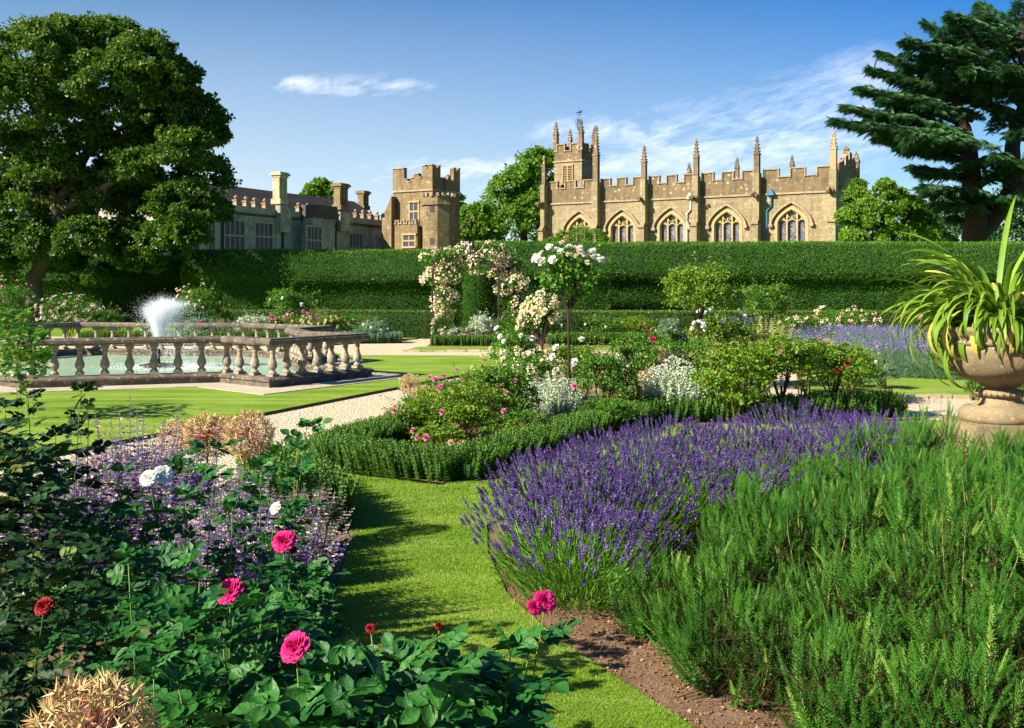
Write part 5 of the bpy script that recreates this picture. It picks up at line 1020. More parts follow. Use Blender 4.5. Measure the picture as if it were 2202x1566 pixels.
# spires
def spires(name, label, cat, px, by, w, h, n, mat, leafm='catmint_leaf', seed=0, sp_len=.4, sp_r=.03, d=None, jit=.25, whorl=9, lean=.12, base=.35, group=None, fs=.6):
    if d is None: x, y_ = gpos(px, by)
    else: x, y_ = (px - CX) / F * d, d
    k = y_ / F; W_, H_ = w * k, h * k; r = np.random.default_rng(seed); rt = root(name, (x, y_, 0), label, cat, group); fol = MB(); blo = MB()
    a = r.random(n) * 6.283; q_ = np.sqrt(r.random(n)); bx = x + np.cos(a) * q_ * W_ * .3; by_ = y_ + np.sin(a) * q_ * W_ * .3; hh = H_ * r.uniform(1 - jit, 1.0, n) * (1 - .15 * q_)
    tx_ = x + np.cos(a) * q_ * W_ * .5 + r.normal(0, lean * .2, n); ty_ = y_ + np.sin(a) * q_ * W_ * .5
    tip = np.stack([tx_, ty_, hh], 1); bs = np.stack([bx, by_, 0 * hh], 1); dr = tip - bs; L = np.linalg.norm(dr, axis=1); u = dr / L[:, None]
    v = np.stack([bs + [-.004, 0, 0], bs + [.004, 0, 0], tip + [.002, 0, 0], tip + [-.002, 0, 0]], 1).reshape(-1, 3); fol.add(v, np.arange(4 * n).reshape(-1, 4), 0, .3)
    nl = int(n * 14); i = r.integers(0, n, nl); s = r.random(nl) * (1 - sp_len * .8); pos = bs[i] + dr[i] * s[:, None] + r.normal(0, .02, (nl, 3)); fol.bake(T_leaf, pos, rframe(rdir(r, nl) + [0, 0, .3], rdir(r, nl) + [0, 0, 1], H_ * .06 * r.uniform(.6, 1.3, nl)))
    nw = whorl * 9; i = np.repeat(np.arange(n), nw); w_ = np.tile(np.repeat(np.arange(whorl), 9), n) / whorl; an = r.random(n * nw) * 6.283
    rad = sp_r * (1 - .6 * w_) * r.uniform(.5, 1.2, n * nw); s = 1 - sp_len * (1 - w_) * np.repeat(r.uniform(.7, 1.2, n), nw)
    od = np.stack([np.cos(an), np.sin(an), np.full(len(an), .35)], 1); pos = bs[i] + dr[i] * s[:, None] + od * rad[:, None] * .3
    blo.bake(T_leaf, pos, rframe(od, rdir(r, len(an)) + [0, 0, 1], rad * fs * 2))
    fol.build('foliage', M[leafm], rt); blo.build('blossom', M[mat], rt); return rt
spires('salvia', 'dusky pink flower spires in front of the rose tree behind the pool', 'salvia', 690, 728, 62, 88, 24, 'salvia', seed=61, d=37.2, sp_len=.5, sp_r=.04)
spires('salvia', 'dusky pink flower spires right of the fountain plume', 'salvia', 474, 728, 52, 66, 26, 'salvia', seed=62, d=36.4, sp_len=.6, sp_r=.04)
spires('pale_spires', 'clump of pale yellow flower spires behind the right hand roses', 'flower', 1652, 800, 105, 135, 60, 'paleyellow', 'border', seed=63, d=24.5, sp_len=.42, sp_r=.035)
spires('delphinium', 'dark blue spires at the foot of the labelled standard rose', 'delphinium', 1508, 835, 26, 112, 5, 'delph', 'rose', seed=64, sp_len=.4, sp_r=.035, jit=.15)
spires('delphinium', 'dark blue spires left of the labelled standard rose', 'delphinium', 1468, 830, 26, 122, 5, 'delph', 'rose', seed=65, sp_len=.25, sp_r=.035)
spires('delphinium', 'single dark blue spire beside the row of large white roses', 'delphinium', 1589, 832, 14, 152, 2, 'delph', 'rose', seed=66, sp_len=.16, sp_r=.04)
spires('delphinium', 'unidentified blue shape left of the fountain, built as a flower spire', 'delphinium', 214, 735, 16, 100, 3, 'lavender_far', 'rose', seed=67, d=38.2, sp_len=.2, sp_r=.07)  # unidentified small blue shape, built as a flower spire
spires('foxglove', 'slender creamy white spires in front of the white standard rose', 'flower', 1265, 888, 230, 132, 9, 'cream', 'grey', seed=68, d=15.6, sp_len=.45, sp_r=.02, jit=.2)
# silver plants
for px_, by_, w, h, sd_, lb in ((1190, 912, 112, 120, 71, 'silvery white woolly plant in the middle of the central bed'), (1452, 905, 120, 145, 72, 'larger silver plant starred with white flowers, right of the centre')):
    x, y_ = gpos(px_, by_); k = y_ / F; r = np.random.default_rng(sd_); n = 420; rt = root('silver_plant', (x, y_, 0), lb, 'shrub'); a = r.random(n) * 6.283; q_ = np.sqrt(r.random(n)); W_, H_ = w * k, h * k
    mb = MB(); z0 = H_ * r.uniform(0, .62, n) * (1 - .5 * q_); aw = np.stack([np.cos(a), np.sin(a)], 1) * (q_ * .55)[:, None]
    sprig_area(mb, r, x + np.cos(a) * q_ * W_ * .42, y_ + np.sin(a) * q_ * W_ * .42, z0, .15, H_ * .36, sprig_tpl(18, .8, .2, 3), aw); mb.build('foliage', M['silver'], rt)
    for i in range(46 if sd_ == 72 else 18):
        aa = r.random() * 6.283; q2_ = math.sqrt(r.random()); link('flower_cluster', TR['white'][i % 3], rt, (x + math.cos(aa) * q2_ * W_ * .45, y_ + math.sin(aa) * q2_ * W_ * .45, H_ * (1.0 - .3 * q2_)), (r.normal(0, .3), r.normal(0, .3), 0), .035)
# poppies with blue grey seed heads
x, y_ = gpos(1580, 868); r = np.random.default_rng(73); rt = root('poppy', (x, y_, 0), 'tall poppy stems with blue green seed heads in the central bed', 'poppy'); sm = MB(); hd = MB()
for i in range(26):
    b_ = np.array([x + r.normal(0, .22), y_ + r.normal(0, .15), 0]); tp = b_ + [r.normal(0, .08), r.normal(0, .05), r.uniform(.6, .92)]; sm.tube([b_, (b_ + tp) / 2 + r.normal(0, .01, 3), tp], .004, 4)
    hd.lathe([(0, -.02), (.014, -.012), (.018, 0), (.013, .014), (.02, .018), (0, .022)], tp, 8)
lf = MB(); n = 260; lf.bake(T_leaf, np.stack([x + r.normal(0, .25, n), y_ + r.normal(0, .2, n), r.uniform(.1, .6, n)], 1), rframe(rdir(r, n), rdir(r, n) + [0, 0, 1], r.uniform(.06, .12, n)))
sm.build('stem', M['stem'], rt); hd.build('seed_head', M['grey'], rt); lf.build('foliage', M['grey'], rt)
link('flower', BL['magenta'][0], rt, (x + .13, y_ - .1, .62), (0, 0, 0), .04)
# far lavender
def lavender(name, label, cat, centres, n_each, hgt, mat, stemm, seed, sp=(.045, .075), rad=.011, splay=.78, petals=26, thick=.0016, bend=0.0):
    r = np.random.default_rng(seed); c0 = np.mean([c[:2] for c in centres], 0); rt = root(name, (*c0, 0), label, cat); st_ = MB(); fl_ = MB(); lf_ = MB()
    for cx_, cy_, R_, hk in centres:
        bt_ = r.uniform(-.3, .35); hk = hk * r.uniform(.9, 1.06)
        n = int(n_each * R_ ** 1.3 / .35); a = r.random(n) * 6.283; q_ = r.random(n) ** .55; th = q_ * splay * 1.25 + r.normal(0, .06, n); L = hgt * hk * r.uniform(.82, 1.1, n) * (1 + .05 * q_)
        bs = np.stack([cx_ + np.cos(a) * q_ * R_ * .35, cy_ + np.sin(a) * q_ * R_ * .35, np.full(n, .03)], 1)
        d = np.stack([np.cos(a) * np.sin(th), np.sin(a) * np.sin(th), np.cos(th)], 1); mid = bs + d * (L * .5)[:, None]; d2 = nrm(d + np.array([.10 + bend, 0, .35]) + r.normal(0, .07, (n, 3))); tip = mid + d2 * (L * .5)[:, None]
        sw = nrm(np.cross(d2, np.array([[0.2, 1, 0]]))) * thick; pts = [bs, mid, tip]; v = np.stack([bs - sw, bs + sw, mid + sw, tip + sw * .6, tip - sw * .6, mid - sw], 1).reshape(-1, 3); i = np.arange(n)[:, None] * 6
        st_.add(v, np.concatenate([i + [0, 1, 2, 5], i + [5, 2, 3, 4]]), 0, np.repeat(r.random(n), 6))
        m_ = petals; ii = np.repeat(np.arange(n), m_); w_ = np.tile(np.linspace(0, 1, m_), n); an = np.tile(np.arange(m_) * 2.4, n) + np.repeat(r.random(n) * 6, m_)
        sl = np.repeat(r.uniform(*sp, n), m_); u = d2[ii]; e1 = nrm(np.cross(u, [[.1, .2, 1.]])); e2 = np.cross(u, e1); od = e1 * np.cos(an)[:, None] + e2 * np.sin(an)[:, None]
        pos = tip[ii] + u * ((w_ - .25) * sl)[:, None]; rr = rad * (np.sin(np.clip(w_ * .85 + .15, 0, 1) * math.pi) ** .5 + .2)
        fl_.bake(T_leaf, pos, rframe(od * .8 + u * .9, od, rr * r.uniform(1, 1.8, len(rr))), np.clip(np.repeat(r.random(n), m_) * .6 + r.random(n * m_) * .4 + bt_, 0, 1))
        nl = int(n * 7); a = r.random(nl) * 6.283; q_ = np.sqrt(r.random(nl)); z = r.random(nl) ** .8 * hgt * .62 * (1 - .35 * q_ ** 2) + .02
        lf_.bake(T_needle, np.stack([cx_ + np.cos(a) * q_ * R_ * .75, cy_ + np.sin(a) * q_ * R_ * .75, z], 1), rframe(np.stack([np.cos(a) * q_, np.sin(a) * q_, .9 + 0 * a], 1) + rdir(r, nl) * .5, rdir(r, nl), r.uniform(.05, .11, nl) * (hgt / .65)))
    st_.build('stem', M[stemm], rt); fl_.build('blossom', M[mat], rt); lf_.build('foliage', M[stemm], rt); return rt
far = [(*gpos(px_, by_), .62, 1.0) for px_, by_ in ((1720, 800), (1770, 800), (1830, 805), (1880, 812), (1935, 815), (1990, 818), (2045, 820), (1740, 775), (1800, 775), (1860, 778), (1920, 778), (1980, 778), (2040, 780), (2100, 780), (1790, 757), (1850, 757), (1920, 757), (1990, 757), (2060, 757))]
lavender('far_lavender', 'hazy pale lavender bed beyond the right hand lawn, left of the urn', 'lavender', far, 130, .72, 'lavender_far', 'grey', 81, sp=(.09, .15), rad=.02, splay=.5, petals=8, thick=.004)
# near lavender
nearl = [(.26, 6.7, .46, .85), (.40, 6.3, .46, .85), (.28, 7.4, .42, .9), (.36, 8.1, .4, .9), (.62, 7.1, .5, 1), (.38, 7.6, .45, .95), (.95, 7.75, .5, 1.02), (.55, 8.45, .45, .95), (1.15, 8.6, .5, 1.02), (.95, 9.4, .48, .95), (1.6, 8.1, .5, 1), (1.8, 9.1, .5, 1.02), (1.5, 10.1, .5, 1), (2.4, 8.8, .5, 1), (2.2, 10.0, .5, 1.02),
         (2.9, 9.5, .5, 1), (2.9, 10.7, .5, 1), (3.5, 10.2, .5, .95), (3.7, 11.0, .4, .85)]
lavender('lavender', 'deep purple flowering lavender drift spilling over the near lawn path', 'lavender', nearl, 215, .61, 'lavender', 'lav_stem', 82, sp=(.06, .10), rad=.0115)
M['gap_twig'] = leafmat('dark_gap_twigs', (.012, .016, .005), (.06, .045, .02), trans=0, rough=.95, spec=0, scale=20)  # near-black twigs put in to darken the gaps between rosemary sprigs
# rosemary mounds
T_ros = sprig_tpl(84, .34, .15, 5, 1.0)
T_ros2 = sprig_tpl(70, .34, .17, 6, .95)
def rosemary(label, centres, seed, n_cl=104):
    r = np.random.default_rng(seed); c0 = np.mean([c[:2] for c in centres], 0); rt = root('rosemary_bush', (*c0, 0), label, 'rosemary', None); lf_ = MB(); st_ = MB()
    for cx_, cy_, R_, hh in centres:
        n = 700; a = r.random(n) * 6.283; q_ = np.sqrt(r.random(n)) * R_ * .7; lf_.bake(T_needle, np.stack([cx_ + np.cos(a) * q_, cy_ + np.sin(a) * q_, hh * .6 * r.random(n)], 1), rframe(rdir(r, n) + [0, 0, .4], rdir(r, n), r.uniform(.08, .22, n)) * np.array([.28, 1, 1]), None, 1)
        gp = [(r.random() * 6.283, r.uniform(.35, 1.0), r.uniform(.2, .4)) for _ in range(4)]
        for j in range(int(n_cl * (R_ / .5) ** 1.5)):
            a = r.random() * 6.283; q_ = r.random() ** .55
            if any(math.hypot(q_ * math.cos(a) - g1 * math.cos(g0), q_ * math.sin(a) - g1 * math.sin(g0)) < g2 for g0, g1, g2 in gp): continue
            tier = r.random() < .5; zt = hh * (1 - .40 * q_ ** 2.2) * r.uniform(.72, 1.08) * (r.uniform(.45, .8) if tier else 1)
            lean = np.array([math.cos(a), math.sin(a), 0]) * q_ ** 2 * (.8 if tier else .45) + np.array([.05, 0, 0]); ld = nrm((lean + [r.normal(0, .1), r.normal(0, .1), 1])[None])[0]
            tip = np.array([cx_ + math.cos(a) * q_ * R_, cy_ + math.sin(a) * q_ * R_, zt]); L = r.uniform(.17, .29); base = tip - ld * L; base[2] = max(.02, base[2])
            k = int(r.integers(3, 7)); s = r.random(k); aa = r.random(k) * 6.283; off = np.stack([np.cos(aa), np.sin(aa), 0 * aa], 1)
            ps = base + ld * (L * (.75 * s))[:, None] + off * (.025 + .03 * (1 - s))[:, None]; dd = nrm(ld + off * (.22 + .35 * (1 - s))[:, None]); ll = L * (.75 - .30 * s) * r.uniform(.7, 1.05, k)
            low = base - ld * L * .7; nlo = 2; sl = r.random(nlo); al = r.random(nlo) * 6.283; ol = np.stack([np.cos(al), np.sin(al), 0 * al], 1)
            ps = np.concatenate([[base], ps, np.maximum(low + ld * (L * sl)[:, None] + ol * .03, [-99, -99, .02])]); dd = np.concatenate([[ld], dd, nrm(ld * .8 + ol * .9)]); ll = np.concatenate([[L], ll, L * r.uniform(.4, .7, nlo)]); n = len(ps)
            m_ = rframe(dd, rdir(r, n), ll); m2 = np.stack([m_[..., 0], m_[..., 2], m_[..., 1]], -1); rb = np.clip(r.random() * .55 + r.random(n) * .45, 0, 1)
            lf_.bake(T_ros if j % 2 else T_ros2, ps, m2, rb)
            st_.tube([(cx_ + (tip[0] - cx_) * .4, cy_ + (tip[1] - cy_) * .4, 0), base, base + ld * L * .8], [.006, .003, .0012], 4)
    lf_.build('foliage', [M['rosemary'], M['gap_twig']], rt); st_.build('stem', M['rosemary_stem'], rt)
rosemary('rosemary bush on the far side of the mass, running up to the urn pedestal', [(2.55, 8.2, .5, .66), (3.15, 8.9, .5, .84), (3.75, 9.4, .5, .88), (4.3, 9.3, .42, .72), (3.3, 8.2, .5, .76), (3.95, 8.7, .5, .74), (4.5, 8.8, .4, .62)], 91)
rosemary('rosemary bush bordering the purple lavender, left part of the rosemary mass', [(1.16, 6.45, .42, .60), (1.6, 6.9, .45, .66), (2.05, 7.5, .5, .66), (1.2, 5.9, .42, .56), (1.75, 6.2, .5, .72), (2.3, 6.9, .5, .76), (2.7, 7.5, .5, .74), (1.10, 5.45, .42, .54), (1.12, 5.0, .38, .48), (.85, 5.8, .34, .46)], 92)
rosemary('rosemary bush filling the bottom right corner of the picture', [(1.75, 5.3, .46, .66), (2.35, 5.7, .5, .84), (2.9, 6.5, .5, .88), (3.4, 7.2, .5, .86), (1.6, 4.6, .36, .48), (2.1, 4.7, .42, .62), (2.6, 5.0, .45, .82), (3.1, 5.8, .5, .9), (1.35, 4.7, .4, .5), (1.75, 4.1, .42, .56), (1.4, 4.2, .36, .46), (2.5, 4.3, .4, .7)], 93)

# ---------------------------------------------------------------- urns
M['urn'] = stonemat('urn_stone', (.26, .20, .11), (.42, .34, .20), (.5, .49, .40), (.12, .09, .05), scale=5, orange=.8, lw=.6, dk=.35)
def urn(name, label, cx_, cy_, zb, s, plinth):
    rt = root(name, (cx_, cy_, 0), label, 'urn'); c = (cx_, cy_, zb)
    k = lambda pr_: [(a * s * 1.14, b_ * s) for a, b_ in pr_]
    MB().lathe(k([(.60, .92), (.655, .955), (.665, .98), (.64, 1.0), (.665, 1.03), (.70, 1.09), (.715, 1.12), (.70, 1.15), (.66, 1.16), (.60, 1.14), (.56, 1.05), (.3, 1.02), (0, 1.02)]), c, 48).build('rim', M['urn'], rt, True)
    MB().lathe(k([(.14, .40), (.18, .42), (.24, .47), (.38, .52), (.50, .60), (.585, .72), (.625, .86), (.63, .925), (.6, .94)]), c, 48).build('bowl', M['urn'], rt, True)
    ft = MB(); ft.lathe(k([(0, .0), (.40, .0), (.42, .05), (.42, .13), (.38, .17), (.30, .19), (.22, .23), (.19, .29), (.19, .305), (.235, .31), (.25, .34), (.235, .375), (.17, .39), (.15, .41)]), c, 32); ft.build('foot', M['urn'], rt, True)
    kn = MB(); r = np.random.default_rng(1)
    for i in range(26): a = i * 6.283 / 26; kn.bake(octa, np.array([[cx_ + .28 * s * math.cos(a), cy_ + .28 * s * math.sin(a), zb + .342 * s]]), (np.eye(3) * .03 * s)[None])
    for i in range(30): a = i * 6.283 / 30; kn.bake(octa, np.array([[cx_ + .77 * s * math.cos(a), cy_ + .77 * s * math.sin(a), zb + 1.06 * s]]), (np.diag([.045, .045, .05]) * s)[None])
    kn.build('moulding', M['urn'], rt)
    if plinth:
        p_ = MB(); w = plinth; p_.box(cx_ - w, cx_ + w, cy_ - w, cy_ + w, zb - .16, zb); p_.box(cx_ - w * 1.08, cx_ + w * 1.08, cy_ - w * 1.08, cy_ + w * 1.08, 0, zb - .162); p_.build('pedestal', M['urn'], rt)
    return rt
UD = 11.4; ux, uy = gx(2152, UD); uz = hz_(905, UD)
urn('urn', 'large weathered stone urn on a pedestal at the right edge, planted with strap leaves', ux, uy, uz, (hz_(700, UD) - uz) / 1.16, .46)
fx, fy = gx(1993, 30); urn('urn', 'small distant stone urn half hidden behind the strap leaves', fx, fy, .75, .42, .18)
# strap leaved plant
r = np.random.default_rng(95); zr = hz_(705, UD); pl_ = root('strap_leaf_plant', (ux, uy, zr), 'bright green arching strap leaved plant spilling from the large urn', 'plant'); mb = MB()
def strap(b0, az, el, L, drp, w, tw=0.0, n=12):
    p_ = np.array(b0, float); e = el; pts = [p_.copy()]; dirs = []
    for i in range(n):
        d = np.array([math.cos(az) * math.cos(e), math.sin(az) * math.cos(e), math.sin(e)]); dirs.append(d); p_ = p_ + d * L / n; pts.append(p_.copy()); e -= drp / n * (1 + 1.6 * i / n)
    pts = np.array(pts); sd_ = np.array([-math.sin(az), math.cos(az), 0]); tt = np.linspace(0, 1, n + 1); ww = w * np.minimum(1, .55 + tt * 1.4) * np.clip((1 - tt) * 3.0, 0, 1) ** .6
    up_ = np.array([0, 0, 1.]); s2 = sd_[None] * np.cos(tw * tt)[:, None] + up_ * np.sin(tw * tt)[:, None]
    v = np.stack([pts - s2 * ww[:, None], pts + [0, 0, -.012], pts + s2 * ww[:, None]], 1).reshape(-1, 3); f = [[i * 3 + k, i * 3 + k + 1, i * 3 + k + 4, i * 3 + k + 3] for i in range(n) for k in (0, 1)]
    mb.add(v, np.array(f), 0, r.random())
for i in range(330):
    az = r.random() * 6.283; q_ = r.random() ** 1.2; el = 1.52 - .85 * q_ + r.normal(0, .08); L = r.uniform(.75, 1.4) * (1.0 - (.35 if math.sin(az) < -.5 else .05) * q_); rad_ = .32 * math.sqrt(r.random())
    strap((ux + math.cos(az) * rad_, uy + math.sin(az) * rad_, zr - .05), az + r.normal(0, .25), el, L, r.uniform(.8, 2.5), r.uniform(.02, .038), r.normal(0, .9))
for az, el, L, drp, w in ((3.14, .75, 1.42, 2.5, .036), (3.3, .6, 1.35, 2.6, .036), (3.0, .5, 1.3, 2.4, .034), (3.45, .3, 1.35, 2.2, .036), (3.2, .9, 1.5, 2.8, .036), (3.6, .55, 1.2, 2.9, .04), (3.9, .75, 1.25, 3.1, .042), (4.3, .8, 1.1, 3.3, .04), (4.0, 1.0, 1.3, 3.2, .042), (3.35, 1.05, 1.35, 2.4, .034), (3.5, .9, 1.45, 2.9, .038), (3.1, .35, 1.25, 1.9, .034),
                          (2.8, 1.3, 1.5, .7, .034), (.9, 1.35, 1.75, .45, .03), (.3, 1.3, 1.7, .6, .028), (2.4, 1.2, 1.3, .8, .03), (1.4, 1.15, 1.4, .9, .03), (2.9, 1.1, 1.35, 1.0, .03), (3.6, 1.15, 1.2, 1.1, .03), (4.7, .9, 1.0, 3.4, .042), (4.5, 1.1, 1.2, 3.3, .042)): strap((ux - .1, uy - .1, zr), az, el, L, drp, w, r.normal(0, .5), 16)
mb.build('foliage', M['strap'], pl_, True)
# plant labels
x, y_ = gpos(1505, 845); lt = root('plant_label', (x, y_ - .12, 0), 'small white oval plant label tied to the standard rose stem', 'label')
zl = hz_(690, y_); MB().lathe([(0, 0), (.07, .0), (.07, .006), (0, .006)], (0, 0, 0), 16).build('dummy', M['white']) if False else None
lm = MB(); th = np.linspace(0, 6.283, 17)[:-1]; lm.prism([(x + .085 * math.cos(a), zl + .035 * math.sin(a)) for a in th], y_ - .125, y_ - .118); lm.build('plate', plain('label_white', (.75, .75, .72), .5, var=.03), lt)
sm = MB(); sm.tube([(x, y_ - .1, 0), (x, y_ - .11, zl)], .005, 5); sm.build('stake', M['iron'], lt)
x, y_ = gpos(1158, 868); y_ -= .75; x = (1158 - CX) / F * y_; zl = hz_(726, y_); lt = root('plant_label', (x, y_, 0), 'grey blue plant label on a stake among the white roses', 'label')
lm = MB(); lm.prism([(x - .055, zl - .018), (x + .055, zl - .018), (x + .055, zl + .01), (x + .035, zl + .03), (x - .035, zl + .03), (x - .055, zl + .01)], y_ - .01, y_ - .005); lm.build('plate', plain('label_grey', (.22, .3, .3), .5, var=.03), lt)
sm = MB(); sm.tube([(x, y_, 0), (x, y_, zl)], .005, 5); sm.build('stake', M['iron'], lt)

# ---------------------------------------------------------------- dry allium heads
def allium_meshes(n, sp):
    r = np.random.default_rng(n); g = np.arange(n) + .5; ph = np.arccos(1 - 2 * g / n); th = math.pi * (1 + 5 ** .5) * g; d = np.stack([np.cos(th) * np.sin(ph), np.sin(th) * np.sin(ph), np.cos(ph)], 1) + r.normal(0, .05, (n, 3)); d = nrm(d)
    L = r.uniform(.72, .9, n); st_ = MB(); hd = MB(); sw = nrm(np.cross(d, [[.1, .3, 1]])) * .006; z = np.zeros((n, 3)); tip = d * L[:, None]
    st_.add(np.stack([z - sw, z + sw, tip + sw, tip - sw], 1).reshape(-1, 3), np.arange(4 * n).reshape(-1, 4)); st_.add(np.stack([z - sw[:, [1, 2, 0]], z + sw[:, [1, 2, 0]], tip + sw[:, [1, 2, 0]], tip - sw[:, [1, 2, 0]]], 1).reshape(-1, 3), np.arange(4 * n).reshape(-1, 4))
    hd.bake(octa, tip, np.eye(3)[None] * np.full(n, .028)[:, None, None])
    k = 6; i = np.repeat(np.arange(n), k); q_ = nrm(rdir(r, n * k) + d[i] * .55); hd.bake((np.array([[-.09, 0, 0], [.09, 0, 0], [0, 1, 0], [0, 0, .12]]), [np.array([[0, 1, 2], [1, 3, 2], [3, 0, 2]])]), tip[i], rframe(q_, rdir(r, n * k), r.uniform(.16, .26, n * k) * sp))
    return st_.mesh('stalks', M['straw_stalk']), hd.mesh('seed_head', M['straw'])
AMf = allium_meshes(300, 1.0); AMs = allium_meshes(150, 1.1)
def allium(px, py, d, rad, label, me=AMs, squash=1.0):
    c = P(px, py, d); rt = root('allium_seed_head', (c[0], c[1], 0), label, 'allium', 'dry allium seed heads'); link('stalks', me[0], rt, c, (0, 0, px), (rad, rad, rad * squash)); link('seed_head', me[1], rt, c, (0, 0, px), (rad, rad, rad * squash))
    MB().tube([(c[0], c[1], 0), (c[0] + .01, c[1], c[2] * .5), tuple(c)], .007, 6).build('stem', M['stem_red'], rt)
allium(195, 1600, 2.35, .155, 'huge spiky straw coloured allium seed head cut by the bottom left of the picture', AMf)
allium(445, 938, 7.9, .25, 'broad straw coloured allium seed head at the edge of the lawn among catmint spires', AMf, .7)
allium(535, 936, 7.6, .19, 'pinkish dry allium seed head overlapping the gravel path', AMf)
allium(380, 940, 8.3, .16, 'straw coloured allium head half hidden behind catmint', AMs)
for a in ((881, 826, 15.2, .17, 'dry round allium head rising above the path edge left of the central roses'), (912, 858, 14.4, .2, 'large dry allium head below and right of another beside the gravel path'), (1075, 842, 15.2, .16, 'dry allium head behind leaves left of the first silver plant'),
          (1388, 815, 15.8, .15, 'dry allium head left of the larger silver plant'), (1432, 770, 16.3, .13, 'dry allium head above the larger silver plant'), (1462, 768, 16.2, .13, 'dry allium head at the top right of the larger silver plant'), (1642, 725, 20, .14, 'pinkish allium head below the pale yellow spires'),
          (1617, 728, 20, .1, 'small pinkish allium head left of a bigger one below the pale yellow spires'), (1776, 745, 18.5, .15, 'dry allium head in front of the far lavender')): allium(*a)

# ---------------------------------------------------------------- foreground left: catmint, thyme, roses
KW = dict(sp_len=.5, whorl=10, lean=.3)
spires('catmint', 'purple catmint with the tallest whorled spires standing against the pool lawn', 'catmint', 300, 1240, 230, 415, 16, 'catmint', seed=100, d=7.0, sp_r=.034, jit=.12, sp_len=.4, whorl=12, lean=.2)
spires('catmint', 'dense purple catmint mass below the tallest spires, left of centre', 'catmint', 290, 1240, 330, 335, 270, 'catmint', seed=101, d=6.9, sp_r=.038, jit=.3, **KW)
spires('catmint', 'purple catmint mass under the allium heads, above the white twin rose', 'catmint', 430, 1240, 330, 290, 260, 'catmint', seed=102, d=6.7, sp_r=.036, jit=.35, **KW)
spires('catmint', 'catmint mingled with shade-darkened rose leaves at the far left edge', 'catmint', 160, 1240, 300, 330, 200, 'catmint', seed=103, d=6.3, sp_r=.034, jit=.4, **KW)
spires('catmint', 'low catmint sprawling around the near rose stems', 'catmint', 500, 1300, 420, 330, 280, 'catmint', seed=104, d=5.8, sp_r=.03, jit=.5, **KW)
spires('thyme', 'pale pink flowering herb beside the lawn path', 'herb', 655, 1180, 140, 175, 220, 'thyme', seed=105, d=7.6, sp_len=.35, sp_r=.022, jit=.5, whorl=5, lean=.3)
spires('thyme', 'pale pink flowering herb below the magenta rose at the lawn edge', 'herb', 660, 1290, 130, 175, 200, 'thyme', seed=106, d=6.7, sp_len=.35, sp_r=.018, jit=.5, whorl=5, lean=.3)
def rose_canes(name, label, canes, mat, seed, leaf=.055, density=7, stem='stem', fill=None):
    """canes: (px,py,d of tip, bloom, bloom radius); returns a bush with leaves, stems and a flower per tip"""
    r = np.random.default_rng(seed); tips = [P(a[0], a[1], a[2]) for a in canes]; c0 = np.mean(tips, 0); rt = root(name, (c0[0], c0[1], 0), label, 'rose'); st_ = MB(); lf_ = MB(); pos = []; dr = []; sc = []
    for tp, a in zip(tips, canes):
        b_ = np.array([tp[0] + (c0[0] - tp[0]) * .35 + r.normal(0, .05), tp[1] + (c0[1] - tp[1]) * .3, 0]); m_ = (b_ + tp) / 2 + r.normal(0, .04, 3); tt = np.linspace(0, 1, 9)[:, None]; cv_ = (1 - tt) ** 2 * b_ + 2 * tt * (1 - tt) * m_ + tt ** 2 * tp
        st_.tube(cv_, np.linspace(.0045, .0018, 9), 5); nl = int(density * tp[2] / .6)
        for i in range(nl):
            s = 1 - (.06 if a[3] else 0) - .75 * (i + r.random() * .6) / nl; c = (1 - s) ** 2 * b_ + 2 * s * (1 - s) * m_ + s * s * tp; az = i * 2.4 + r.random(); e = r.uniform(-.2, .6)
            pos.append(c + np.array([math.cos(az), math.sin(az), .3]) * leaf * .35); dr.append([math.cos(az) * math.cos(e), math.sin(az) * math.cos(e), math.sin(e)]); sc.append(leaf * r.uniform(.6, 1.2) * (.7 if (a[3] and i < 2) else 1))
        if not a[3]:
            for az in (0.3, 2.2, 4.4): pos.append(tp + np.array([0, 0, -.01])); dr.append([math.cos(az) * .8, math.sin(az) * .8, .55]); sc.append(leaf * .8)
        if a[3]:
            e_ = Vector((r.normal(0, .3), -.75, .65)).to_track_quat('Z', 'Y').to_euler(); link('flower' if a[4] > .012 else 'bud', BLF.get(a[3]), rt, tp + np.array([0, 0, a[4] * .3]), e_, a[4] if a[4] > .012 else (a[4], a[4], a[4] * 2))
    if fill:
        for (fx0, fx1, fy0, fy1, fd0, fd1, n) in fill:
            for i in range(n):
                c = P(r.uniform(fx0, fx1), r.uniform(fy0, fy1), r.uniform(fd0, fd1)); az = r.random() * 6.283; e = r.uniform(-.4, .6); pos.append(c); dr.append([math.cos(az) * math.cos(e), math.sin(az) * math.cos(e), math.sin(e)]); sc.append(leaf * r.uniform(.55, 1.15))
    n = len(pos); nn = np.tile([0, -.15, 1.], (n, 1)) + r.normal(0, .4, (n, 3)); lf_.bake(T_compf, np.array(pos), rframe(np.array(dr), nn, np.array(sc)))
    lf_.build('foliage', M[mat], rt, True); st_.build('stem', M[stem], rt, True); return rt
mg = 'magenta'
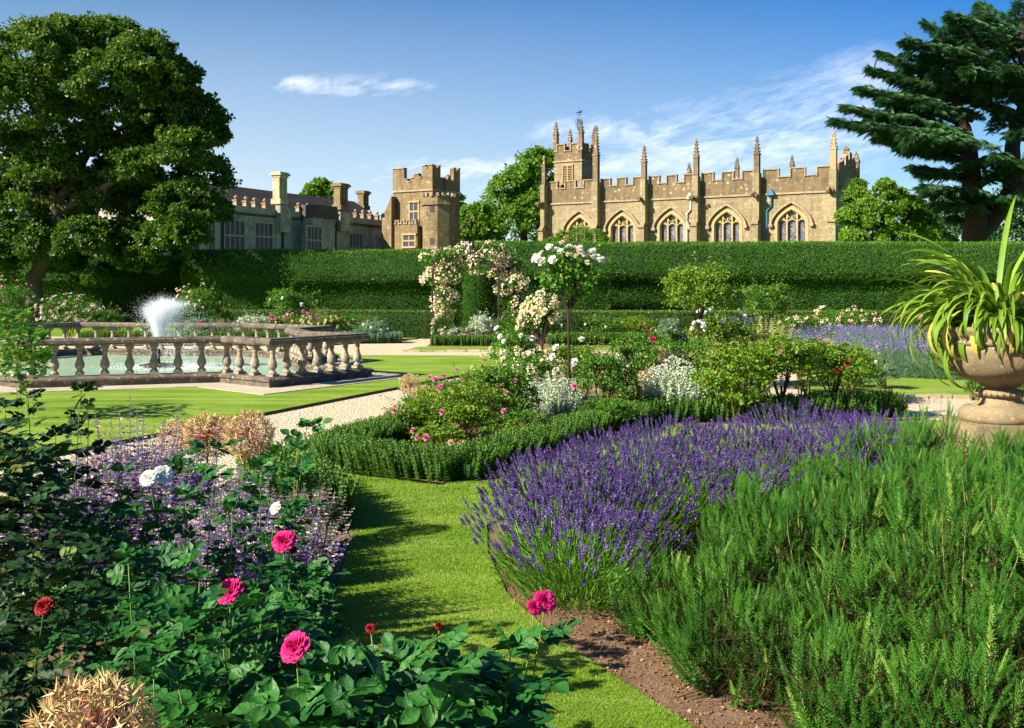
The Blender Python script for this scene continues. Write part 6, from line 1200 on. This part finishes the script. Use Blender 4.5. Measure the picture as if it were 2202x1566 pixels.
rose_canes('rose_bush', 'near rose bush at the bottom centre with glossy leaves, buds and a magenta bloom', [(1172, 1300, 3.1, mg, .030), (1149, 1312, 3.07, mg, .021), (797, 1355, 2.8, 'crimson', .0121), (943, 1350, 2.9, 'crimson', .010), (636, 1402, 2.6, mg, .036), (1100, 1390, 3.0, None, 0), (860, 1420, 2.8, None, 0), (980, 1440, 2.75, None, 0), (720, 1440, 2.7, None, 0), (1060, 1480, 2.8, None, 0), (1000, 1500, 2.8, None, 0), (900, 1490, 2.6, None, 0), (780, 1500, 2.6, None, 0)],
           'rose_near', 111, .062, 7, fill=[(640, 1130, 1450, 1620, 2.4, 3.2, 120), (250, 900, 1450, 1700, 3.0, 4.0, 200), (700, 1000, 1400, 1470, 2.7, 3.1, 16), (420, 720, 1500, 1620, 2.3, 3.0, 60)])
rose_canes('rose_bush', 'near rose bush at the lower left with three magenta blooms', [(495, 1280, 3.1, mg, .037), (612, 1172, 3.5, mg, .036), (630, 1186, 3.5, 'crimson', .012), (275, 1195, 3.2, None, 0), (430, 1240, 3.2, None, 0), (560, 1300, 3.1, None, 0), (680, 1290, 3.6, None, 0), (370, 1330, 3.0, None, 0), (480, 1380, 2.8, None, 0), (330, 1430, 2.7, None, 0), (650, 1240, 3.5, None, 0), (380, 1460, 2.6, None, 0), (560, 1400, 3, None, 0)],
           'rose_near', 112, .043, 9, fill=[(330, 700, 1290, 1560, 2.7, 3.7, 170), (100, 720, 1250, 1600, 3.7, 4.6, 330), (180, 420, 1190, 1400, 3.0, 3.9, 60), (560, 720, 1200, 1330, 3.4, 4.0, 40), (0, 330, 1380, 1560, 2.9, 3.6, 26)])
rose_canes('rose_bush', 'white flowered rose bush with twin white blooms among the catmint', [(321, 1034, 4.4, 'white', .034), (352, 1026, 4.45, 'white', .036), (592, 1098, 4.3, 'white', .024), (330, 1135, 4.2, None, 0), (640, 960, 4.8, None, 0), (470, 960, 4.6, None, 0), (560, 1000, 4.5, None, 0), (640, 1020, 4.7, None, 0), (400, 1060, 4.3, None, 0), (500, 1090, 4.3, None, 0), (660, 915, 5.0, None, 0), (260, 1010, 4.5, None, 0)],
           'rose_near', 113, .045, 8, fill=[(230, 680, 1060, 1300, 4.2, 5.0, 110), (400, 620, 960, 1060, 4.5, 5.0, 22), (100, 330, 1080, 1260, 4.0, 4.8, 60)])
rose_canes('rose_bush', 'tall rose, leaves darkened for deep shade, at the left edge with arching shoots', [(175, 835, 4.9, None, 0), (60, 850, 4.9, None, 0), (10, 870, 4.8, None, 0), (120, 930, 4.9, None, 0), (190, 900, 5.0, None, 0), (30, 960, 4.0, None, 0), (95, 1310, 3.1, 'crimson', .026), (-40, 930, 3.9, None, 0)],
           'rose_shade', 114, .042, 16, 'stem_red', fill=[(-150, 130, 960, 1150, 3.7, 4.6, 260), (100, 260, 1060, 1180, 3.9, 4.4, 40), (-250, 260, 1150, 1400, 3.2, 4.3, 330), (-300, 120, 1350, 1600, 2.9, 3.8, 220), (-100, 720, 1280, 1750, 3.9, 5.2, 520), (-60, 60, 880, 980, 3.8, 4.5, 40)])  # darkened fill leaves blacken the left bed as deep shade
rose_canes('rose_bush', 'leafy pink rose leaning over the left end of the pool balustrade', [(60, 735, 15, None, 0), (30, 700, 15, None, 0), (90, 760, 15, None, 0), (20, 760, 15, None, 0)], 'rose', 115, .06, 8, fill=[(-30, 105, 700, 800, 14.5, 16, 420), (-30, 60, 665, 700, 15, 16, 90)])
